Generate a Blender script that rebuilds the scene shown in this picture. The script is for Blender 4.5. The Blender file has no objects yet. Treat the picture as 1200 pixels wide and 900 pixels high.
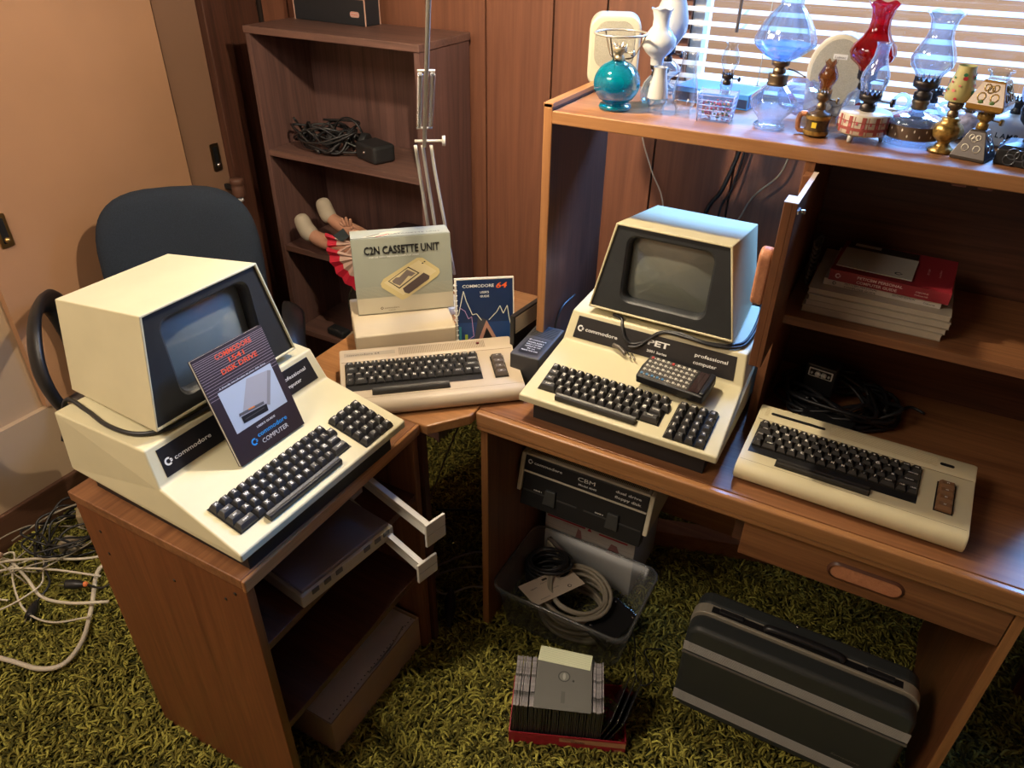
import bpy, math, random
import numpy as np
from mathutils import Matrix, Vector, Euler
PI = math.pi
sc = bpy.context.scene
COL = sc.collection
rnd = random.Random(7)

# ------------------------------------------------------------ materials
def new_mat(name):
    m = bpy.data.materials.new(name); m.use_nodes = True
    nt = m.node_tree; nt.nodes.clear()
    out = nt.nodes.new('ShaderNodeOutputMaterial')
    return m, nt, out
def N(nt, t, **k):
    n = nt.nodes.new(t)
    for a, b in k.items(): setattr(n, a, b)
    return n
def c4(c): return (c[0], c[1], c[2], 1)
def srgb(r, g, b):
    f = lambda u: (u/255/12.92) if u/255 <= .04045 else ((u/255+.055)/1.055)**2.4
    return (f(r), f(g), f(b))
def plain(name, col, rough=.5, metal=0, spec=.5, var=0.0, vscale=40, bump=0, bscale=200, coat=0):
    m, nt, out = new_mat(name)
    b = N(nt, 'ShaderNodeBsdfPrincipled')
    b.inputs['Base Color'].default_value = c4(col); b.inputs['Roughness'].default_value = rough
    b.inputs['Metallic'].default_value = metal; b.inputs['Specular IOR Level'].default_value = spec
    if coat: b.inputs['Coat Weight'].default_value = coat; b.inputs['Coat Roughness'].default_value = .1
    tc = N(nt, 'ShaderNodeTexCoord')
    if var:
        no = N(nt, 'ShaderNodeTexNoise'); no.inputs['Scale'].default_value = vscale; no.inputs['Detail'].default_value = 4
        nt.links.new(tc.outputs['Object'], no.inputs['Vector'])
        r = N(nt, 'ShaderNodeValToRGB'); r.color_ramp.elements[0].position = .3; r.color_ramp.elements[1].position = .7
        r.color_ramp.elements[0].color = c4([x*(1-var) for x in col]); r.color_ramp.elements[1].color = c4([min(1, x*(1+var*.6)) for x in col])
        nt.links.new(no.outputs['Fac'], r.inputs['Fac']); nt.links.new(r.outputs['Color'], b.inputs['Base Color'])
    if bump:
        n2 = N(nt, 'ShaderNodeTexNoise'); n2.inputs['Scale'].default_value = bscale; n2.inputs['Detail'].default_value = 3
        nt.links.new(tc.outputs['Object'], n2.inputs['Vector'])
        bp = N(nt, 'ShaderNodeBump'); bp.inputs['Strength'].default_value = bump; bp.inputs['Distance'].default_value = .002
        nt.links.new(n2.outputs['Fac'], bp.inputs['Height']); nt.links.new(bp.outputs['Normal'], b.inputs['Normal'])
    nt.links.new(b.outputs[0], out.inputs[0])
    return m
def wood(name, c1, c2, axis='Z', rough=.42, scale=1.0, contrast=.5, seed=0):
    m, nt, out = new_mat(name)
    b = N(nt, 'ShaderNodeBsdfPrincipled'); b.inputs['Roughness'].default_value = rough
    tc = N(nt, 'ShaderNodeTexCoord'); mp = N(nt, 'ShaderNodeMapping')
    s = [26*scale]*3; s['XYZ'.index(axis)] = 1.3*scale
    mp.inputs['Scale'].default_value = s; mp.inputs['Location'].default_value = (seed*3.1, seed*1.7, seed*.9)
    nt.links.new(tc.outputs['Object'], mp.inputs['Vector'])
    n1 = N(nt, 'ShaderNodeTexNoise'); n1.inputs['Scale'].default_value = 1; n1.inputs['Detail'].default_value = 8; n1.inputs['Roughness'].default_value = .62; n1.inputs['Distortion'].default_value = 1.2
    nt.links.new(mp.outputs[0], n1.inputs['Vector'])
    mp2 = N(nt, 'ShaderNodeMapping'); s2 = [160*scale]*3; s2['XYZ'.index(axis)] = 5*scale; mp2.inputs['Scale'].default_value = s2
    nt.links.new(tc.outputs['Object'], mp2.inputs['Vector'])
    n2 = N(nt, 'ShaderNodeTexNoise'); n2.inputs['Scale'].default_value = 1; n2.inputs['Detail'].default_value = 3
    nt.links.new(mp2.outputs[0], n2.inputs['Vector'])
    mx = N(nt, 'ShaderNodeMath', operation='MULTIPLY_ADD'); mx.inputs[1].default_value = .35
    nt.links.new(n2.outputs['Fac'], mx.inputs[0])
    m3 = N(nt, 'ShaderNodeMath', operation='MULTIPLY'); m3.inputs[1].default_value = .65
    nt.links.new(n1.outputs['Fac'], m3.inputs[0]); nt.links.new(m3.outputs[0], mx.inputs[2])
    r = N(nt, 'ShaderNodeValToRGB'); r.color_ramp.elements[0].position = .5-.16/contrast*.5; r.color_ramp.elements[1].position = .5+.16/contrast*.5
    r.color_ramp.elements[0].color = c4(c2); r.color_ramp.elements[1].color = c4(c1)
    nt.links.new(mx.outputs[0], r.inputs['Fac']); nt.links.new(r.outputs['Color'], b.inputs['Base Color'])
    bp = N(nt, 'ShaderNodeBump'); bp.inputs['Strength'].default_value = .12; bp.inputs['Distance'].default_value = .001
    nt.links.new(mx.outputs[0], bp.inputs['Height']); nt.links.new(bp.outputs['Normal'], b.inputs['Normal'])
    nt.links.new(b.outputs[0], out.inputs[0])
    return m
def thin_glass(name, tint=(1, 1, 1), refl=1.0, rough=.02, milk=0.0, milkcol=(.9, .9, .9), edge=.30):
    m, nt, out = new_mat(name)
    tr = N(nt, 'ShaderNodeBsdfTransparent'); tr.inputs[0].default_value = c4(tint)
    gl = N(nt, 'ShaderNodeBsdfGlossy'); gl.inputs['Roughness'].default_value = rough; gl.inputs[0].default_value = (1, 1, 1, 1)
    lw = N(nt, 'ShaderNodeLayerWeight'); lw.inputs['Blend'].default_value = .35
    mu = N(nt, 'ShaderNodeMath', operation='MULTIPLY_ADD'); mu.inputs[1].default_value = .75*refl; mu.inputs[2].default_value = .05*refl
    mu.use_clamp = True
    nt.links.new(lw.outputs['Facing'], mu.inputs[0])
    mi = N(nt, 'ShaderNodeMixShader')
    pw = N(nt, 'ShaderNodeMath', operation='POWER'); pw.inputs[1].default_value = 2.2
    nt.links.new(lw.outputs['Facing'], pw.inputs[0])
    cm = N(nt, 'ShaderNodeMix', data_type='RGBA'); cm.inputs['A'].default_value = c4(tint); cm.inputs['B'].default_value = c4([x*edge for x in tint])
    nt.links.new(pw.outputs[0], cm.inputs['Factor']); nt.links.new(cm.outputs['Result'], tr.inputs[0])
    nt.links.new(mu.outputs[0], mi.inputs[0]); nt.links.new(tr.outputs[0], mi.inputs[1]); nt.links.new(gl.outputs[0], mi.inputs[2])
    last = mi
    if milk:
        df = N(nt, 'ShaderNodeBsdfDiffuse'); df.inputs[0].default_value = c4(milkcol)
        tl = N(nt, 'ShaderNodeBsdfTranslucent'); tl.inputs[0].default_value = c4(milkcol)
        m2 = N(nt, 'ShaderNodeMixShader'); m2.inputs[0].default_value = .5
        nt.links.new(df.outputs[0], m2.inputs[1]); nt.links.new(tl.outputs[0], m2.inputs[2])
        m3 = N(nt, 'ShaderNodeMixShader'); m3.inputs[0].default_value = milk
        nt.links.new(mi.outputs[0], m3.inputs[1]); nt.links.new(m2.outputs[0], m3.inputs[2]); last = m3
    nt.links.new(last.outputs[0], out.inputs[0])
    return m
def emit(name, col, s):
    m, nt, out = new_mat(name); e = N(nt, 'ShaderNodeEmission'); e.inputs[0].default_value = c4(col); e.inputs[1].default_value = s
    nt.links.new(e.outputs[0], out.inputs[0]); return m

W_DESK_X = wood('desk_oak_x', (.34, .150, .060), (.16, .062, .026), 'X')
W_DESK_Y = wood('desk_oak_y', (.33, .145, .058), (.155, .060, .025), 'Y')
W_DESK_Z = wood('desk_oak_z', (.26, .105, .042), (.115, .043, .018), 'Z')
W_EDGE_X = wood('desk_edge_x', (.44, .215, .088), (.26, .115, .042), 'X', rough=.3)
W_EDGE_Y = wood('desk_edge_y', (.50, .24, .09), (.30, .12, .04), 'Y', rough=.3)
W_EDGE_Z = wood('desk_edge_z', (.45, .21, .08), (.26, .11, .04), 'Z', rough=.35)
W_CAB_Z = wood('cabinet_side', (.25, .085, .03), (.13, .04, .016), 'Z', rough=.4)
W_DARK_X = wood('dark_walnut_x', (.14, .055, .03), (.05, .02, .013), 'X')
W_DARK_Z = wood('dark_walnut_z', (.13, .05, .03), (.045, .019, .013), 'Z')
W_BOOK_Z = wood('bookcase_walnut_hazed_z', (.185, .095, .080), (.080, .044, .040), 'Z')  # bookcase walnut paled and greyed, lens haze put into both grain colours
W_BOOK_X = wood('bookcase_walnut_hazed_x', (.21, .11, .085), (.095, .052, .044), 'X')
W_PANEL = wood('wall_paneling', (.275, .112, .062), (.15, .058, .036), 'Z', rough=.42, scale=.8, contrast=.38)
W_PINK = wood('handle_wood', (.60, .27, .14), (.45, .18, .09), 'Y', rough=.4, scale=2)
W_RED = wood('red_mahogany', (.10, .025, .015), (.045, .012, .008), 'Z', rough=.35)
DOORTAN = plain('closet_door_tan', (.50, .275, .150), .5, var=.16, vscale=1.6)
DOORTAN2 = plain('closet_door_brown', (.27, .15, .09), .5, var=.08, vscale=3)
WALLBEIGE = plain('wall_beige', (.50, .36, .23), .7, var=.05, vscale=3)
GROOVE = plain('groove_dark', (.035, .02, .015), .8)
BASEB = wood('baseboard_brown', (.12, .055, .03), (.07, .03, .018), 'Y', rough=.5)
CEIL = plain('ceiling_white', (.7, .66, .6), .9)
CREAM = plain('aged_cream_metal', (.67, .615, .40), .42, var=.05, vscale=9, bump=.08, bscale=900)
CREAM2 = plain('aged_tan_metal', (.65, .59, .38), .45, var=.05, vscale=9, bump=.08, bscale=900)
VICC = plain('vic_cream_plastic', (.66, .59, .38), .42, var=.05, vscale=12, bump=.06, bscale=900)
C64C = plain('breadbin_beige_plastic', (.53, .435, .315), .45, var=.04, vscale=12, bump=.06, bscale=900)
DRVC = plain('drive_beige_plastic', (.56, .47, .33), .5, var=.05, vscale=10)
BLACK = plain('black_plastic', (.012, .012, .013), .4)
BLACKM = plain('black_metal_matte', (.016, .017, .019), .5, var=.2, vscale=30)
BEZEL = plain('monitor_bezel_black', (.022, .025, .028), .45, var=.15, vscale=20)
PLAQ = plain('nameplate_black', (.014, .014, .016), .32)
KEYC = plain('key_charcoal', (.030, .029, .029), .42)
KEYB = plain('key_black_brown', (.020, .018, .016), .45)
KEYG = plain('key_dark_grey', (.034, .033, .033), .34)
FKEY = plain('function_key_brown', (.20, .10, .045), .45)
FKEYG = plain('function_key_grey', (.09, .07, .055), .4)
WHITE = plain('white_print', (.80, .80, .78), .5)
LEGEND = plain('key_legend', (.80, .78, .72), .5)
CRT = plain('crt_glass', (.135, .145, .125), .12, spec=.8, coat=.6)
CRT_REFL = plain('crt_glass_left_reflection', (.17, .21, .215), .14, spec=.8, coat=.6)  # paler, bluer copy of the tube glass: a reflection put into its colour
CORDB = plain('cord_black', (.015, .015, .017), .4)
CORDW = plain('cord_white', (.62, .56, .45), .5)
CORDG = plain('cord_grey', (.34, .30, .23), .45)
CHROME = plain('chrome', (.75, .74, .72), .2, metal=1)
STEEL = plain('white_enamel', (.70, .68, .62), .38)
LAMPG = plain('lamp_enamel_grey', (.50, .49, .44), .4)
BRASS = plain('brass', (.70, .48, .18), .3, metal=1)
ABRASS = plain('aged_brass', (.22, .16, .10), .42, metal=1)
DBRASS = plain('dark_burner', (.05, .042, .04), .4, metal=.8)
FABRIC = plain('chair_fabric', (.015, .024, .040), .9, var=.35, vscale=420, bump=.5, bscale=600)
PAPER = plain('paper_white', (.72, .68, .60), .8)
CARD = plain('cardboard', (.42, .29, .17), .8, var=.08, vscale=12)
# ------------------------------------------------------------ mesh builder
def rot(axis, a): return Matrix.Rotation(a, 4, axis)
def T(x, y, z): return Matrix.Translation((x, y, z))
_tc = {}
def text_geo(s, bold=0.0):
    k = (s, bold)
    if k in _tc: return _tc[k]
    cu = bpy.data.curves.new('t', 'FONT'); cu.body = s; cu.size = 1; cu.resolution_u = 2; cu.offset = bold
    cu.align_x = 'LEFT'
    o = bpy.data.objects.new('t', cu); COL.objects.link(o)
    dg = bpy.context.evaluated_depsgraph_get(); dg.update()
    me = bpy.data.meshes.new_from_object(o.evaluated_get(dg))
    v = [tuple(p.co) for p in me.vertices]; f = [tuple(p.vertices) for p in me.polygons]
    bpy.data.objects.remove(o); bpy.data.curves.remove(cu); bpy.data.meshes.remove(me)
    xs = [p[0] for p in v] or [0]; ys = [p[1] for p in v] or [0]
    _tc[k] = (v, f, min(xs), max(xs), min(ys), max(ys))
    return _tc[k]
class MB:
    def __init__(s): s.v = []; s.f = []; s.m = []; s.sm = []; s.X = Matrix.Identity(4)
    def add(s, vs, fs, mi=0, smooth=False):
        b = len(s.v)
        s.v += [tuple(s.X @ Vector(p)) for p in vs]
        for f in fs: s.f.append(tuple(b+i for i in f)); s.m.append(mi); s.sm.append(smooth)
        return s
    def box(s, x0, x1, y0, y1, z0, z1, mi=0):
        v = [(x0,y0,z0),(x1,y0,z0),(x1,y1,z0),(x0,y1,z0),(x0,y0,z1),(x1,y0,z1),(x1,y1,z1),(x0,y1,z1)]
        return s.add(v, [(0,3,2,1),(4,5,6,7),(0,1,5,4),(1,2,6,5),(2,3,7,6),(3,0,4,7)], mi)
    def hexa(s, v, mi=0):
        return s.add(v, [(0,3,2,1),(4,5,6,7),(0,1,5,4),(1,2,6,5),(2,3,7,6),(3,0,4,7)], mi)
    def prism(s, poly, h0, h1, mi=0, smooth=False, capmi=None):
        n = len(poly); v = [(p[0],p[1],h0) for p in poly]+[(p[0],p[1],h1) for p in poly]
        s.add(v, [(i,(i+1)%n,n+(i+1)%n,n+i) for i in range(n)], mi, smooth)
        b = len(s.v)-2*n; cm = mi if capmi is None else capmi
        s.f.append(tuple(b+i for i in reversed(range(n)))); s.m.append(cm); s.sm.append(False)
        s.f.append(tuple(b+n+i for i in range(n))); s.m.append(cm); s.sm.append(False)
        return s
    def poly(s, pts, mi=0, z=0): return s.add([(p[0],p[1],z) for p in pts], [tuple(range(len(pts)))], mi)
    def rect(s, x0, x1, y0, y1, z=0, mi=0): return s.poly([(x0,y0),(x1,y0),(x1,y1),(x0,y1)], mi, z)
    def lathe(s, prof, n=28, mi=0, smooth=True, flute=0, nf=8, caps=True, zmod=None, sq=0):
        v = []; 
        for (r, z) in prof:
            for i in range(n):
                a = 2*PI*i/n; rr = r*(1+flute*math.cos(nf*a))
                if sq: rr = r/max(abs(math.cos(a+PI/4)), abs(math.sin(a+PI/4)))*.80
                zz = z + (zmod(r, z, a) if zmod else 0)
                v.append((rr*math.cos(a), rr*math.sin(a), zz))
        f = []
        for j in range(len(prof)-1):
            for i in range(n):
                k = (i+1) % n; f.append((j*n+i, j*n+k, (j+1)*n+k, (j+1)*n+i))
        if caps:
            if prof[0][0] > 1e-5: f.append(tuple(reversed(range(n))))
            if prof[-1][0] > 1e-5: f.append(tuple((len(prof)-1)*n+i for i in range(n)))
        return s.add(v, f, mi, smooth)
    def tube(s, pts, r=.003, n=6, mi=0, sub=6, closed=False, flat=1.0, smooth=True):
        P = [Vector(p) for p in pts]
        if sub > 1 and len(P) > 2:
            Q = []; m = len(P); rng = range(m) if closed else range(m-1)
            for i in rng:
                p0 = P[(i-1) % m] if (closed or i > 0) else P[i]*2-P[i+1]
                p1 = P[i]; p2 = P[(i+1) % m]
                p3 = P[(i+2) % m] if (closed or i+2 < m) else p2*2-p1
                for k in range(sub):
                    t = k/sub
                    Q.append(.5*((2*p1)+(p2-p0)*t+(2*p0-5*p1+4*p2-p3)*t*t+(3*p1-p0-3*p2+p3)*t**3))
            if not closed: Q.append(P[-1])
            P = Q
        m = len(P); v = []; up = None
        for i in range(m):
            a = P[(i-1) % m] if (closed or i > 0) else P[i]; b = P[(i+1) % m] if (closed or i < m-1) else P[i]
            t = (b-a)
            if t.length < 1e-9: t = Vector((0,0,1))
            t.normalize()
            if up is None:
                up = Vector((0,0,1)) if abs(t.z) < .9 else Vector((1,0,0))
            n1 = (up-t*up.dot(t))
            if n1.length < 1e-6: n1 = t.orthogonal()
            n1.normalize(); up = n1; n2 = t.cross(n1)
            rr = r(i/(m-1)) if callable(r) else r
            for k in range(n):
                g = 2*PI*k/n; v.append(tuple(P[i]+n1*math.cos(g)*rr*flat+n2*math.sin(g)*rr))
        f = []
        for i in range(m if closed else m-1):
            j = (i+1) % m
            for k in range(n):
                l = (k+1) % n; f.append((i*n+k, i*n+l, j*n+l, j*n+k))
        if not closed: f += [tuple(reversed(range(n))), tuple((m-1)*n+k for k in range(n))]
        return s.add(v, f, mi, smooth)
    def cyl(s, p, q, r, n=16, mi=0, r2=None, smooth=True):
        r2 = r if r2 is None else r2
        return s.tube([p, q], (lambda t: r+(r2-r)*t), n, mi, 1, smooth=smooth)
    def ball(s, c, r, n=14, mi=0, sx=1, sy=1, sz=1):
        X = s.X.copy(); s.X = X @ T(*c) @ Matrix.Diagonal((sx, sy, sz, 1))
        s.lathe([(max(1e-6, r*math.sin(PI*i/n)), -r*math.cos(PI*i/n)) for i in range(n+1)], n*2, mi, caps=False); s.X = X; return s
    def text(s, t, size, x=0, y=0, z=0, align='L', mi=0, bold=0.0, sx=1.0, shear=0.0, width=None):
        v, f, x0, x1, y0, y1 = text_geo(t, bold)
        k = size*sx
        if width: k = width/max(1e-6, (x1-x0))
        off = {'L': -x0, 'C': -(x0+x1)/2, 'R': -x1}[align]
        return s.add([(x+(p[0]+off)*k+shear*p[1]*size, y+p[1]*size, z) for p in v], f, mi)
    def build(s, name, mats, parent=None, bevel=0, seg=2, loc=None, rotation=None, link=True):
        me = bpy.data.meshes.new(name)
        me.from_pydata(s.v, [], s.f)
        if not isinstance(mats, (list, tuple)): mats = [mats]
        for m in mats: me.materials.append(m)
        me.polygons.foreach_set('material_index', s.m); me.polygons.foreach_set('use_smooth', s.sm)
        me.update()
        o = bpy.data.objects.new(name, me); COL.objects.link(o)
        if parent is not None: o.parent = parent
        if loc is not None: o.location = loc
        if rotation is not None: o.rotation_euler = rotation
        if bevel:
            b = o.modifiers.new('bevel', 'BEVEL'); b.width = bevel; b.segments = seg; b.limit_method = 'ANGLE'; b.angle_limit = math.radians(35)
            b.harden_normals = False
        return o
def tag(o, label, cat=None, group=None):
    o['label'] = label
    if cat: o['category'] = cat
    if group: o['group'] = group
    return o
def thing(name, label, cat, loc=(0,0,0), rz=0, group=None):
    o = bpy.data.objects.new(name, None); COL.objects.link(o); o.empty_display_size = .02
    o.location = loc; o.rotation_euler = (0, 0, rz); return tag(o, label, cat, group)
def struct(name, mb, mats, **k):
    o = mb.build(name, mats, **k); o['kind'] = 'structure'; return o
def B(*a, mi=0): return MB().box(*a, mi=mi)
def rrect(w, h, r, n=6, cx=0, cy=0):
    P = []
    for (sx, sy, a0) in ((1,1,0),(-1,1,PI/2),(-1,-1,PI),(1,-1,1.5*PI)):
        for i in range(n+1):
            a = a0+PI/2*i/n; P.append((cx+sx*(w/2-r)+r*math.cos(a), cy+sy*(h/2-r)+r*math.sin(a)))
    return P
def frame_m(o, x, y):   # matrix with x and y axes given (z = x cross y)
    x = Vector(x).normalized(); y = Vector(y); y = (y-x*y.dot(x)).normalized(); z = x.cross(y)
    return Matrix(((x.x,y.x,z.x,o[0]),(x.y,y.y,z.y,o[1]),(x.z,y.z,z.z,o[2]),(0,0,0,1)))
def chicken(mb, x, y, s, z=0, mi=0, mi2=None):
    """ring open on the right with two small flags"""
    mi2 = mi if mi2 is None else mi2
    n = 20; P = []
    a0, a1 = math.radians(52), math.radians(308)
    for i in range(n+1):
        a = a0+(a1-a0)*i/n; P.append((x+s*math.cos(a), y+s*math.sin(a)))
    Q = [(x+(p[0]-x)*.55, y+(p[1]-y)*.55) for p in P]
    b = [(p[0], p[1], z) for p in P]+[(p[0], p[1], z) for p in Q]
    mb.add(b, [(i, i+1, n+1+i+1, n+1+i) for i in range(n)], mi)
    mb.poly([(x+s*.45, y+s*.06), (x+s*1.15, y+s*.06), (x+s*.85, y+s*.42), (x+s*.45, y+s*.42)], mi2, z)
    mb.poly([(x+s*.45, y-s*.42), (x+s*.85, y-s*.42), (x+s*1.15, y-s*.06), (x+s*.45, y-s*.06)], mi2, z)

# ------------------------------------------------------------ camera
cam = bpy.data.cameras.new('camera'); cam.sensor_width = 36; cam.lens = 862.96/1200*36; cam.clip_start = .02
co = bpy.data.objects.new('camera', cam); COL.objects.link(co)
a, b, c = 0.49203421, 0.98975214, 0.01561943
co.matrix_world = T(0, 0, 1.68808) @ rot('Z', a) @ rot('X', b) @ rot('Z', c)
sc.camera = co
vs = sc.view_settings; vs.view_transform = 'Standard'; vs.look = 'None'; vs.gamma = 1; vs.exposure = 0; vs.use_curve_mapping = False

# ------------------------------------------------------------ room
YW = 2.06; XL = -2.1; ZC = 2.45
struct('floor', B(XL-.1, 1.9, -1.4, YW+.1, -.06, 0), plain('carpet_backing', (.03, .035, .008), 1))
struct('ceiling', B(XL-.1, 1.9, -1.4, YW+.1, ZC, ZC+.08), CEIL)
struct('wall_right', B(1.8, 1.9, -1.4, YW+.1, 0, ZC), W_PANEL)
struct('wall_front', B(XL-.1, 1.9, -1.4, -1.3, 0, ZC), WALLBEIGE)
WX0, WX1, WZ0, WZ1 = -.60, 1.25, 1.27, 2.2
mb = MB()
gx = [XL, -1.98, -1.8, -1.6, -1.42, -1.21, -.99, -.83, -.655, -.425, -.20, .02, .22, .44, .63, .85, 1.05, 1.27, 1.5, 1.8]
for i in range(len(gx)-1):
    x0, x1 = gx[i]+.003, gx[i+1]-.003
    for (z0, z1) in ((0, WZ0), (WZ0, WZ1), (WZ1, ZC)):
        if z0 == WZ0:
            if x1 <= WX0 or x0 >= WX1: mb.box(x0, x1, YW, YW+.03, z0, z1)
            elif x0 < WX0: mb.box(x0, WX0, YW, YW+.03, z0, z1)
            elif x1 > WX1: mb.box(WX1, x1, YW, YW+.03, z0, z1)
        else: mb.box(x0, x1, YW, YW+.03, z0, z1)
mb.box(XL-.1, WX0, YW+.012, YW+.1, 0, ZC, 1); mb.box(WX1, 1.9, YW+.012, YW+.1, 0, ZC, 1)
mb.box(WX0, WX1, YW+.012, YW+.1, 0, WZ0, 1); mb.box(WX0, WX1, YW+.012, YW+.1, WZ1, ZC, 1)
struct('wall_back', mb, [W_PANEL, GROOVE])
mb = MB(); f = .03
mb.box(WX0, WX0+f, YW+.02, YW+.09, WZ0, WZ1); mb.box(WX1-f, WX1, YW+.02, YW+.09, WZ0, WZ1)
mb.box(WX0+f, WX1-f, YW+.02, YW+.09, WZ0, WZ0+f); mb.box(WX0+f, WX1-f, YW+.02, YW+.09, WZ1-f, WZ1)
mb.box(.31, .34, YW+.03, YW+.08, WZ0+f, WZ1-f)
win = struct('window_1', mb, STEEL)
MB().box(WX0+f, WX1-f, YW+.055, YW+.058, WZ0+f, WZ1-f).build('window_pane', thin_glass('window_glass', (1, 1, 1), .5), win)
# blind
bl = thing('window_blind', 'horizontal slat window blind behind the row of oil lamps', 'blind', (.325, YW-.03, WZ0-.01))
mb = MB(); hw = .99; z = .050; tilt = math.radians(34)
SLAT = plain('blind_slat', (.72, .70, .66), .4)
while z < .90:
    mb.X = T(0, 0, z) @ rot('X', tilt)
    mb.box(-hw, hw, -.0080, .0080, -.0006, .0006)
    z += .0315
for i in range(4):
    mb.X = T(0, 0, .012+i*.006) @ rot('X', math.radians(10))
    mb.box(-hw, hw, -.0125, .0125, -.0012, .0008)
mb.build('slats', SLAT, bl)
MB().box(-hw, hw, -.012, .012, -.006, .008).build('bottom_rail', plain('blind_rail', (.40, .30, .22), .5), bl, bevel=.003)
MB().box(-hw, hw, -.02, .02, .91, .94).build('head_rail', STEEL, bl)
for x in (-.72, -.15, .42):
    MB().tube([(x, -.016, .93), (x+.001, -.017, .4), (x, -.016, 0)], .0011, 5).build('ladder_cord', CORDW, bl)
MB().tube([(-.79, -.025, .92), (-.79, -.028, .165)], .004, 8, sub=1).build('tilt_wand', plain('wand_brown', (.2, .15, .12), .4), bl)

struct('wall_outside', MB().box(-3, 4, 4.0, 4.1, -1, 2.9), wood('outside_siding', (.42, .135, .034), (.34, .11, .028), 'X', rough=.8, scale=.3))
struct('wall_outside_low', MB().box(-3, 4, 3.2, 3.3, -1, .83), plain('outside_grey', (.11, .055, .028), .9))
# left wall with closet doors
struct('wall_left', MB().box(XL-.1, XL-.05, -1.4, YW+.1, 0, ZC), WALLBEIGE)
struct('baseboard_left', B(XL-.05, XL-.0, -1.4, 1.95, 0, .127), BASEB, bevel=.004)
struct('trim_1', MB().box(XL-.05, XL-.012, -1.4, 1.6, .127, .376).box(XL-.05, XL-.03, -1.4, .94, .376, ZC), WALLBEIGE)
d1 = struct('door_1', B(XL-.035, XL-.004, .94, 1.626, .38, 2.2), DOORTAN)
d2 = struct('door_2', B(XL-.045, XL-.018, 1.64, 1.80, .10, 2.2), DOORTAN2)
struct('trim_2', MB().box(XL-.04, XL-.03, 1.62, 1.645, .1, 2.2), GROOVE)
struct('trim_3', MB().box(XL-.05, XL+.01, 1.802, 1.90, 0, 2.25).box(XL-.05, XL-.02, 1.90, YW, 0, ZC), W_DARK_Z, bevel=.004)
def pull(par, y, z, mat, x):
    mb = MB(); mb.X = frame_m((x, y, z), (0, 1, 0), (0, 0, 1))
    mb.prism(rrect(.036, .092, .004, 3), -.002, .002); mb.build('door_pull', mat, par)
    mb = MB(); mb.X = frame_m((x+.0022, y, z), (0, 1, 0), (0, 0, 1)); mb.prism(rrect(.018, .070, .004, 3), 0, .0006)
    mb.build('pull_recess', BLACK, par)
    MB().ball((x+.004, y+.002, z-.026), .008).build('pull_latch', BRASS if mat is BRASS else CHROME, par)
pull(d1, 1.0, .925, BRASS, XL-.001); pull(d2, 1.757, .933, ABRASS, XL-.016)

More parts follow.
